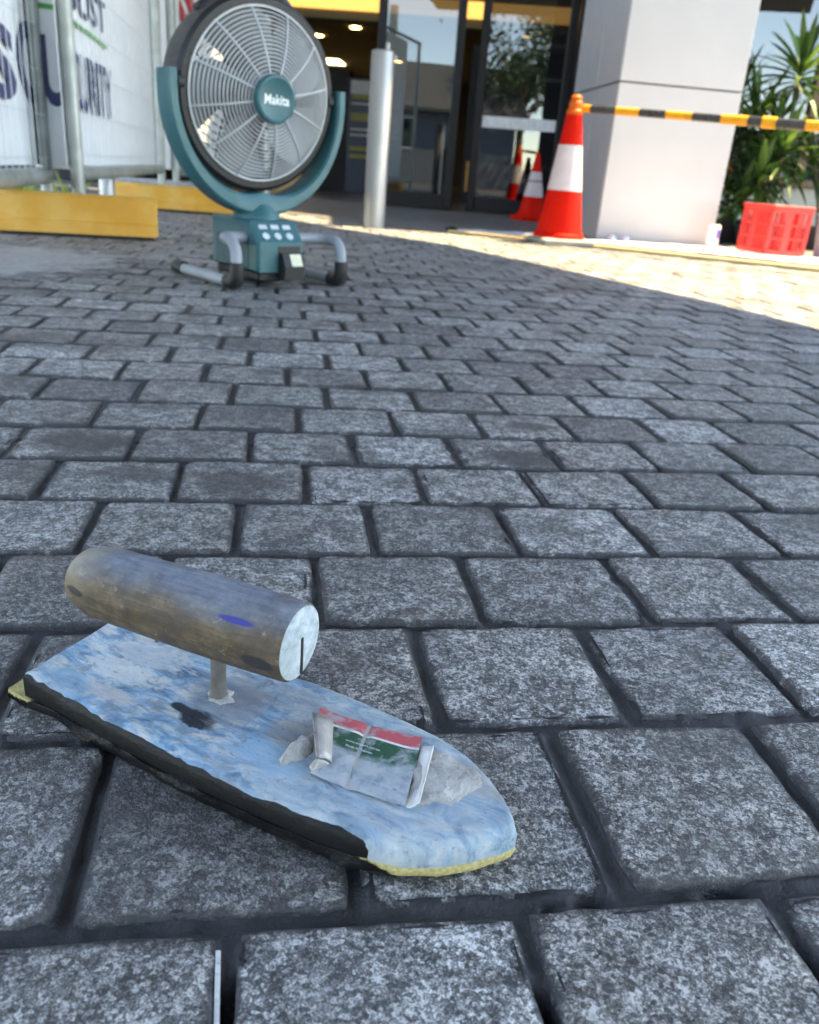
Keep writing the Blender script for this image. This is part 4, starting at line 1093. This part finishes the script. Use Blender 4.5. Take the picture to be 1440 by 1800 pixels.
def blade_leaf(mb, rn, base, d, up, length, width, droop, seg=6, fold=.25):
    """a long arching leaf"""
    d = Vector(d).normalized(); side = d.cross(Vector((0, 0, 1)));
    if side.length < 1e-3: side = Vector((1, 0, 0))
    side.normalize(); vs = []; p = Vector(base); dirv = d.copy()
    for i in range(seg + 1):
        s_ = i / seg; wd = width * (math.sin(math.pi * min(1, .12 + s_ * .88)) ** .7) * (1 if i < seg else .02)
        nrm = side.cross(dirv).normalized()
        vs += [p - side * wd, p - nrm * wd * fold * 2, p + side * wd]
        dirv = (dirv + Vector((0, 0, -droop / seg))).normalized(); p = p + dirv * (length / seg)
    fs = []
    for i in range(seg): a_ = i * 3; fs += [(a_, a_ + 1, a_ + 4, a_ + 3), (a_ + 1, a_ + 2, a_ + 5, a_ + 4)]
    mb.add(vs, fs); rn += [random.random()] * len(vs)
def leaf_obj(mb, rn, name, mat, parent):
    o = mb.build(name, mat, parent, smooth='all'); a_ = o.data.attributes.new('rnd', 'FLOAT', 'POINT'); a_.data.foreach_set('value', rn); return o
for px, Y, hgt, l_ in ((117, 3.3, .20, 'bright yellow-green weed tuft growing between the two nearest fence posts'), (42, 3.4, .24, 'yellow-green weed tuft behind the fence rail above the long wheel stop')):
    p = PLANE(px, 330, (0, Y), (1, Y)); w_ = empty('weed', (p[0], p[1], 0)); tag(w_, l_, 'weed'); mb = MB(); rn = []
    for k in range(26):
        a_ = random.uniform(0, 6.28); e_ = random.uniform(.9, 1.4); blade_leaf(mb, rn, (random.uniform(-.02, .02), random.uniform(-.02, .02), 0), (math.cos(a_) * math.cos(e_), math.sin(a_) * math.cos(e_), math.sin(e_)), None, hgt * random.uniform(.6, 1.1), .006, .8, 4)
    leaf_obj(mb, rn, 'leaves', 'leaf_weed', w_)

# ------------------------------------------------------------------ bollard
bp = G(657, 399); bo = empty('bollard', (bp[0], bp[1], 0)); tag(bo, 'round brushed stainless steel bollard in front of the doors', 'bollard')
MB().lathe([(.0525, -.002), (.0525, .762), (.0510, .768), (.047, .770), (.0, .770)], 40, caps=False).build('tube', 'steel', bo, smooth=30)
MB().box((.012, -.012, .7705), (.030, .010, .806), bev=.004).build('lock_tab', 'steel', bo)
MB().box((.054, -.008, .735), (.066, .008, .757), bev=.003).build('eyelet', 'steel', bo)

# ------------------------------------------------------------------ traffic cones and bar
def m_cone(name, c, spec=.4):
    t = NT(name); co = t.coord(); n = t.noise(co, 12, 4); n2 = t.noise(co, 40, 4, .7)
    cc = t.ramp(n, [(.3, tuple(x * .9 for x in c)), (.7, c)]); cc = t.mix(t.ramp(n2, [(.64, 0.0), (.8, .4)]), cc, (.30, .12, .08))
    t.set('Base Color', cc); t.b.inputs['Roughness'].default_value = .6; t.b.inputs['Specular IOR Level'].default_value = spec
m_cone('cone_red', (.74, .010, .003), .12); m_cone('cone_orange', (.80, .13, .01), .3)
simple('cone_white', (.66, .56, .57), .5, var=.08, dirt=((.6, .5, .5), .7))
simple('cone_base', (.30, .30, .27), .8, bump=.4); simple('cone_base_dark', (.03, .03, .03), .8)
def cone(loc_, H, rb, rt, bands, label, group=None, base='cone_base', topper=True, rz=.3):
    r = empty('traffic_cone', loc_, rz); tag(r, label, 'traffic cone', group)
    bh = .03
    MB().box((-rb * 1.22, -rb * 1.22, 0), (rb * 1.22, rb * 1.22, bh), bev=.008).build('base', base, r)
    fl_ = MB().lathe([(rb * 1.12, bh + .001), (rb * 1.10, bh + .012), (rb * 1.0, bh + .024)], 36, caps=False).build('flange', 'cone_red', r, smooth=True)
    def rad(z): return rb * .98 + (rt - rb * .98) * ((z - bh - .024) / (H - bh - .024)) ** .92
    zs = [bh + .024] + [b[0] for b in bands] + [H]
    cur = bh + .024
    for i, (z1, mat) in enumerate(bands):
        pr = []; n = 6
        off = .0015 if mat == 'cone_white' else 0
        for q in range(n + 1): z = cur + .0008 + (z1 - cur - .0008) * q / n; pr.append((rad(z) + off, z))
        MB().lathe(pr, 36, caps=(i == len(bands) - 1)).build('band' if mat == 'cone_white' else 'cone_section', mat, r, smooth=40)
        cur = z1
    return r
c1 = G(981, 431); c1 = (float(c1[0]) + .01, float(c1[1]) + .10)
HC = .575
k1 = cone((*c1, 0), HC, .108, .034, [(.236, 'cone_red'), (.430, 'cone_white'), (HC - .02, 'cone_red')], 'tall sunlit orange and white traffic cone holding the striped bar beside the pillar', 'traffic cones at the entrance')
MB().lathe([(.037, HC - .0195), (.037, HC - .004), (.030, HC + .004), (.029, HC + .030), (.022, HC + .040), (.024, HC + .052), (.015, HC + .062), (.0, HC + .063)], 24, caps=False).build('bar_adapter', 'cone_orange', k1, smooth=30)
c2 = G(934, 388)
cone((float(c2[0]), float(c2[1]) + .06, -.001), .462, .098, .014, [(.165, 'cone_red'), (.268, 'cone_white'), (.276, 'cone_base_dark'), (.335, 'cone_white'), (.462, 'cone_red')], 'small shaded traffic cone with two white bands against the door glass', 'traffic cones at the entrance', 'cone_red')
BZ = HC + .010
b0 = np.array([c1[0] + .036, c1[1]]); pe = PLANE(1440, 222, (0, 3.62), (1, 3.62)); bd = np.array(pe[:2]) - b0; bd /= np.linalg.norm(bd)
bz1 = float(pe[2])
LB = 2.25; slope = (bz1 - BZ) / np.linalg.norm(np.array(pe[:2]) - b0)
bar = empty('barrier_bar', (b0[0], b0[1], BZ), math.atan2(bd[1], bd[0])); tag(bar, 'black and yellow striped telescopic barrier bar clipped to the tall cone', 'barrier bar')
simple('bar_yellow', (.78, .33, .012), .4); simple('bar_black', (.035, .035, .038), .3)
def bpos(px):
    q = PLANE(px, 215, b0, b0 + bd)[:2]; return float((q - b0) @ bd)
edges = [(0, 'bar_yellow')] + [(bpos(px), mt) for px, mt in ((1036, 'bar_black'), (1080, 'bar_yellow'), (1122, 'bar_black'), (1169, 'bar_yellow'), (1216, 'bar_black'), (1267, 'bar_yellow'), (1315, 'bar_black'), (1340, 'bar_yellow'), (1366, 'bar_black'), (1418, 'bar_yellow'))]
xx = edges[-1][0] + .13; fl_i = 0
while xx < LB: edges.append((xx, ('bar_black', 'bar_yellow')[fl_i % 2])); xx += .13; fl_i += 1
for i, (x0, mt) in enumerate(edges):
    x1 = edges[i + 1][0] if i + 1 < len(edges) else LB
    rr_ = .0165 if x0 < bpos(1260) else (.0195 if abs(x0 - bpos(1340)) > .01 else .0225)
    MB().tube([(x0 + .0005, 0, slope * x0), (x1 - .0005, 0, slope * x1)], rr_, 16).build('stripe', mt, bar, smooth=40)
pend = b0 + bd * (LB + .033)
k3 = copy_tree(k1); k3.location = (pend[0], pend[1], slope * LB); k3['label'] = 'tall orange and white traffic cone at the free end of the striped bar'
k3.location = (pend[0], pend[1], 0)

# ------------------------------------------------------------------ drop sheet and lath along the entrance
simple('drop_sheet', (.62, .61, .68), .55, var=.10, scale=12, bump=.5, bscale=60, bdist=.004)
simple('pine_lath', (.60, .46, .24), .6, var=.12, scale=30)
def strip_sheet(near, far, n=60):
    vs = []; NN = [G(*p, .003)[:2] for p in near]; FF = [G(*p, .003)[:2] for p in far]
    def at(L_, t_): L_ = np.array(L_); k = t_ * (len(L_) - 1); i = min(int(k), len(L_) - 2); return L_[i] + (L_[i + 1] - L_[i]) * (k - i)
    m_ = 8
    for i in range(n + 1):
        a_, b_ = at(NN, i / n), at(FF, i / n)
        for j in range(m_ + 1):
            p = a_ + (b_ - a_) * j / m_; z = .0045 + .009 * max(0, noise.noise(Vector((p[0] * 14, p[1] * 14, 2)))) + .004 * abs(noise.noise(Vector((p[0] * 40, p[1] * 40, 4))))
            vs.append((p[0], p[1], z))
    fs = [(i * (m_ + 1) + j, (i + 1) * (m_ + 1) + j, (i + 1) * (m_ + 1) + j + 1, i * (m_ + 1) + j + 1) for i in range(n) for j in range(m_)]
    return MB().add(vs, fs)
o = strip_sheet([(800, 406), (930, 416), (1050, 427), (1250, 447), (1440, 466), (1560, 478)], [(805, 403), (930, 410), (1046, 421), (1248, 434), (1440, 452), (1560, 462)]).build('drop_sheet', 'drop_sheet', None, smooth='all'); tag(o, 'crumpled white plastic drop sheet along the foot of the pillar', 'drop sheet')
e0, e1 = G(788, 408.5), G(1560, 489.5); L_ = float(np.linalg.norm(e1 - e0))
o = MB().box((0, -.012, .001), (L_, .012, .014), bev=.002).build('timber_lath', 'pine_lath', None); o.location = (e0[0], e0[1], 0); o.rotation_euler = (0, 0, math.atan2(e1[1] - e0[1], e1[0] - e0[0])); tag(o, 'thin pale timber lath edging the sunlit setts', 'timber lath')
b_ = G(795, 405); o = lump('rubble', 'wet_grout', None, (0, 0, 0), .03, .018, .02, 0, 2, .6); o.location = (b_[0], b_[1], -.002); tag(o, 'small dark lump at the end of the timber lath', 'rubble')
for k, (px, py) in enumerate(((1075, 424), (1098, 425))):
    p = G(px, py); o = lump('plastic_scrap', 'drop_sheet', None, (0, 0, 0), .03, .02, .03, 0, 5 + k, .8); o.location = (p[0], p[1], .004); tag(o, ('white plastic scrap crumpled on the drop sheet nearest the tall cone', 'white plastic scrap on the drop sheet under the middle of the pillar face')[k], 'scrap', 'plastic scraps by the pillar')

# ------------------------------------------------------------------ red crate
simple('crate_red', (.62, .03, .025), .42, var=.08, spec=.45)
cf = G(1343, 448, .006); cyaw = R(15); CW = .235
crate = empty('crate', (cf[0], cf[1], .010), cyaw); tag(crate, 'red plastic milk crate with slotted sides standing in front of the plants', 'crate')
CD, CH, tk = .25, .232, .008
def side(M_, W):
    mb = MB()
    for z0, z1 in ((0, .022), (.074, .082), (.139, .147), (CH - .030, CH)): mb.box((0, 0, z0), (W, tk, z1), M_)
    xs = np.linspace(0, W, 10)
    for i, x in enumerate(xs):
        wv = .010 if i in (0, 9) else (.018 if i == 4 else .0032)
        x0 = min(max(x - wv, 0), W - 2 * wv); mb.box((x0, .001, .0), (x0 + 2 * wv if i == 4 else x0 + wv * 1.2, tk - .001, CH - .001), M_)
    mb.box((-.004, -.006, CH - .012), (W + .004, tk + .002, CH + .004), M_, .002)
    return mb
def RZ(a_, x, y): return Matrix.Translation((x, y, 0)) @ Matrix.Rotation(a_, 4, 'Z')
for M_, W in ((RZ(0, 0, 0), CW), (RZ(R(90), CW, 0), CD), (RZ(R(180), CW, CD), CW), (RZ(R(-90), 0, CD), CD)): side(M_, W).build('side', 'crate_red', crate)
fb = MB()
for x in np.linspace(.02, CW - .02, 8): fb.box((x - .006, .008, .002), (x + .006, CD - .008, .010))
fb.build('floor_grid', 'crate_red', crate)

# small can, blue tub
simple('can_white', (.70, .72, .76), .35, var=.05); simple('can_purple', (.16, .12, .45), .4); simple('tub_blue', (.28, .36, .45), .45)
p = G(1256, 437, .005); can = empty('can', (p[0], p[1] + .06, 0.006)); tag(can, 'small white and purple can standing at the corner of the pillar', 'can')
MB().lathe([(.028, 0), (.031, .004), (.031, .108), (.027, .116), (.026, .118), (.0, .1165)], 24, caps=False).build('body', 'can_white', can, smooth=40)
vs = [(.0318 * math.cos(a_), .0318 * math.sin(a_), z) for z in (.05, .095) for a_ in np.linspace(R(-80), R(-20), 7)]
MB().add(vs, [(i, i + 1, i + 8, i + 7) for i in range(6)]).build('printed_patch', 'can_purple', can, smooth='all')
p = G(1440, 455, 0); tub = empty('tub', (p[0] + .13, p[1] + .12, .004)); tag(tub, 'pale blue plastic tub beside the red crate', 'tub')
MB().lathe([(.10, 0), (.105, .006), (.125, .20), (.132, .204), (.132, .215), (.122, .215), (.10, .01), (.0, .01)], 30, caps=False).build('bucket', 'tub_blue', tub, smooth=40)

# ------------------------------------------------------------------ plants behind the pillar
simple('cane', (.10, .085, .05), .8, var=.3, scale=30, bump=.4); simple('pot', (.05, .05, .05), .6); simple('soil', (.03, .022, .015), .95, bump=.8, bscale=60)
def cane_plant(loc_, stems, label, potr=.16, poth=.12):
    r = empty('potted_plant', loc_); tag(r, label, 'plant', 'leafy plants by the window')
    MB().lathe([(potr * .8, 0), (potr, poth), (potr * 1.06, poth), (potr * 1.06, poth + .015), (potr * .95, poth + .015), (potr * .93, poth - .012), (.0, poth - .012)], 28, caps=False).build('pot', 'pot', r, smooth=40)
    for (dx_, dy_, h_, lean, nl, ln, wd, el0) in stems:
        pts = []; 
        for k in range(7): s_ = k / 6; pts.append((dx_ * .5 + lean[0] * s_ ** 1.4, dy_ * .5 + lean[1] * s_ ** 1.4, poth - .02 + (h_ - poth) * s_))
        MB().tube(pts, [.013 - .004 * k / 6 for k in range(7)], 8).build('stem', 'cane', r, smooth=True)
        mb = MB(); rn = []; tip = Vector(pts[-1])
        for k in range(nl):
            a_ = k * 2.399 + random.uniform(-.3, .3); q = k / nl; e_ = el0 + (1.35 - el0) * q + random.uniform(-.12, .12)
            bpt = tip + Vector((0, 0, -.10 * (1 - q) ** 1.2 + .02))
            blade_leaf(mb, rn, bpt, (math.cos(a_) * math.cos(e_), math.sin(a_) * math.cos(e_), math.sin(e_)), None, ln * random.uniform(.75, 1.1), wd * random.uniform(.8, 1.15), random.uniform(.5, 1.3) * (1.2 - q * .7), 6)
        leaf_obj(mb, rn, 'leaf_crown', 'leaf_palm', r)
    return r
def at_px(px, Y): return PLANE(px, 300, (0, Y), (1, Y))
pA = at_px(1372, 5.55); pB = at_px(1300, 5.75); pC = at_px(1350, 5.35); pD = at_px(1470, 5.5)
cane_plant((pA[0], pA[1], 0), [(-.02, 0, 1.00, (.0, 0), 38, .38, .021, -.25), (.06, .03, .62, (-.08, .03), 34, .34, .019, -.3), (-.05, .05, .42, (-.10, -.03), 30, .32, .018, -.2)], 'tall bushy yucca with a bright green top behind the red crate')
cane_plant((pB[0], pB[1], 0), [(0, 0, .74, (.03, 0), 34, .36, .018, -.5), (.05, .0, .50, (.06, -.04), 30, .34, .018, -.4), (-.04, 0, .30, (-.03, -.04), 26, .30, .016, -.3)], 'dark narrow-leaved plant growing against the edge of the pillar')
cane_plant((pC[0], pC[1], 0), [(0, 0, .40, (-.04, 0), 34, .27, .020, -.3), (.05, .03, .55, (.05, .0), 30, .30, .018, -.3), (-.06, .0, .30, (-.09, .02), 26, .25, .018, -.35)], 'low plant with drooping blue-green leaves just behind the crate', .12, .10)
cane_plant((pD[0], pD[1], 0), [(0, 0, .80, (.0, 0), 34, .36, .018, -.4), (-.05, .0, .52, (-.12, .0), 28, .32, .018, -.3)], 'slender dark green plant beside the window frame, next to the tall yucca')

# ------------------------------------------------------------------ loose bits in the joints
simple('white_plastic', (.55, .56, .56), .5, var=.3, scale=90, dirt=((.15, .15, .15), .55))
p0, p1 = G(384, 1668, .0), G(381, 1800, .0)
o = MB().box((-.0009, 0, -.012), (.0009, float(np.linalg.norm(p1 - p0)), -.0004), bev=.0003).build('plastic_packer', 'white_plastic', None); o.location = (p1[0], p1[1], 0); o.rotation_euler = (0, R(6), math.atan2(p0[1] - p1[1], p0[0] - p1[0]) - R(90)); tag(o, 'thin white plastic packer wedged in an open joint', 'packer')

# ------------------------------------------------------------------ what the glass reflects: trees and houses across the road
def tree(loc_, h_, cr, label, seed):
    random.seed(seed); r = empty('tree', loc_); tag(r, label, 'tree', 'trees across the road')
    tr = MB(); tr.tube([(0, 0, -.06), (.05, .02, h_ * .25), (.0, .08, h_ * .5), (.1, .0, h_ * .75)], [.17, .13, .10, .05], 10)
    tips = []
    for k in range(11):
        a_ = k * 2.4; z0 = h_ * random.uniform(.3, .65); e = Vector((math.cos(a_) * cr * random.uniform(.45, .95), math.sin(a_) * cr * random.uniform(.45, .95), h_ * random.uniform(.55, .98)))
        tr.tube([(0.02, .03, z0), tuple((Vector((0, 0, z0)) * .45 + e * .55) + Vector((0, 0, .1))), tuple(e)], [.06, .04, .015], 6); tips.append(e)
    tr.build('trunk', 'bark', r, smooth=True)
    mb = MB(); rn = []
    for e in tips + [Vector((0, 0, h_ * .8)), Vector((.3, .1, h_))]:
        for _ in range(330):
            q = e + Vector((random.gauss(0, 1), random.gauss(0, 1), random.gauss(0, .75))) * cr * .23
            n_ = Vector((random.gauss(0, 1), random.gauss(0, 1), random.gauss(0, 1))).normalized(); s_ = random.uniform(.05, .11); u_ = n_.orthogonal().normalized() * s_; v_ = n_.cross(u_).normalized() * s_ * .55
            mb.add([q - u_, q - v_, q + u_, q + v_], [(0, 1, 2, 3)]); rn += [random.random()] * 4
    leaf_obj(mb, rn, 'crown', 'leaf_tree', r)
tree((1.9, -14.5, 0), 5.6, 1.9, 'leafy green tree reflected beside the gabled house in the door glass', 1)
tree((.2, -17.5, 0), 5.0, 1.8, 'leafy tree with a lower crown further back across the road', 2)
tree((-11.0, -18, 0), 4.6, 2.0, 'broad leafy tree between the two dark houses across the road', 3)
simple('house_wall', (.10, .12, .15), .8); simple('house_roof', (.05, .055, .065), .6); simple('house_trim', (.6, .6, .6), .6)
def house(loc_, W, D, H, RH, yaw, label):
    r = empty('house', loc_, yaw); tag(r, label, 'house', 'houses across the road')
    MB().add([(0, 0, -.06), (W, 0, -.06), (W, D, -.06), (0, D, -.06), (0, 0, H), (W, 0, H), (W, D, H), (0, D, H), (0, D / 2, H + RH), (W, D / 2, H + RH)], [(0, 1, 5, 4), (2, 3, 7, 6), (1, 2, 6, 9, 5), (3, 0, 4, 8, 7)]).build('wall', 'house_wall', r)
    rf = MB().add([(-.3, -.35, H - .12), (W + .3, -.35, H - .12), (W + .3, D / 2, H + RH + .1), (-.3, D / 2, H + RH + .1), (-.3, D + .35, H - .12), (W + .3, D + .35, H - .12), (-.3, -.35, H - .02), (W + .3, -.35, H - .02), (W + .3, D / 2, H + RH + .22), (-.3, D / 2, H + RH + .22), (-.3, D + .35, H - .02), (W + .3, D + .35, H - .02)],
        [(0, 3, 2, 1), (3, 4, 5, 2), (6, 7, 8, 9), (9, 8, 11, 10), (0, 1, 7, 6), (4, 10, 11, 5), (1, 2, 8, 7), (2, 5, 11, 8), (0, 6, 9, 3), (3, 9, 10, 4)]).build('roof', 'house_roof', r)
    for x in (W * .2, W * .6): 
        wd = MB().box((x, D + .005, 1.0), (x + 1.0, D + .03, 2.0)).build('window', 'house_trim', r); MB().box((x + .06, D + .031, 1.06), (x + .94, D + .036, 1.94)).build('pane', 'window_glass', wd)
house((-6.2, -19, 0), 5.5, 4, 2.3, 1.3, R(-14), 'dark gabled house across the road reflected in the door behind the bollard')
house((6.5, -24, 0), 7, 4, 1.7, .7, R(6), 'long low house across the road facing the window wall')
house((-19, -20, 0), 7, 4, 2.4, 1.3, R(5), 'dark low house across the road far past the fence line')
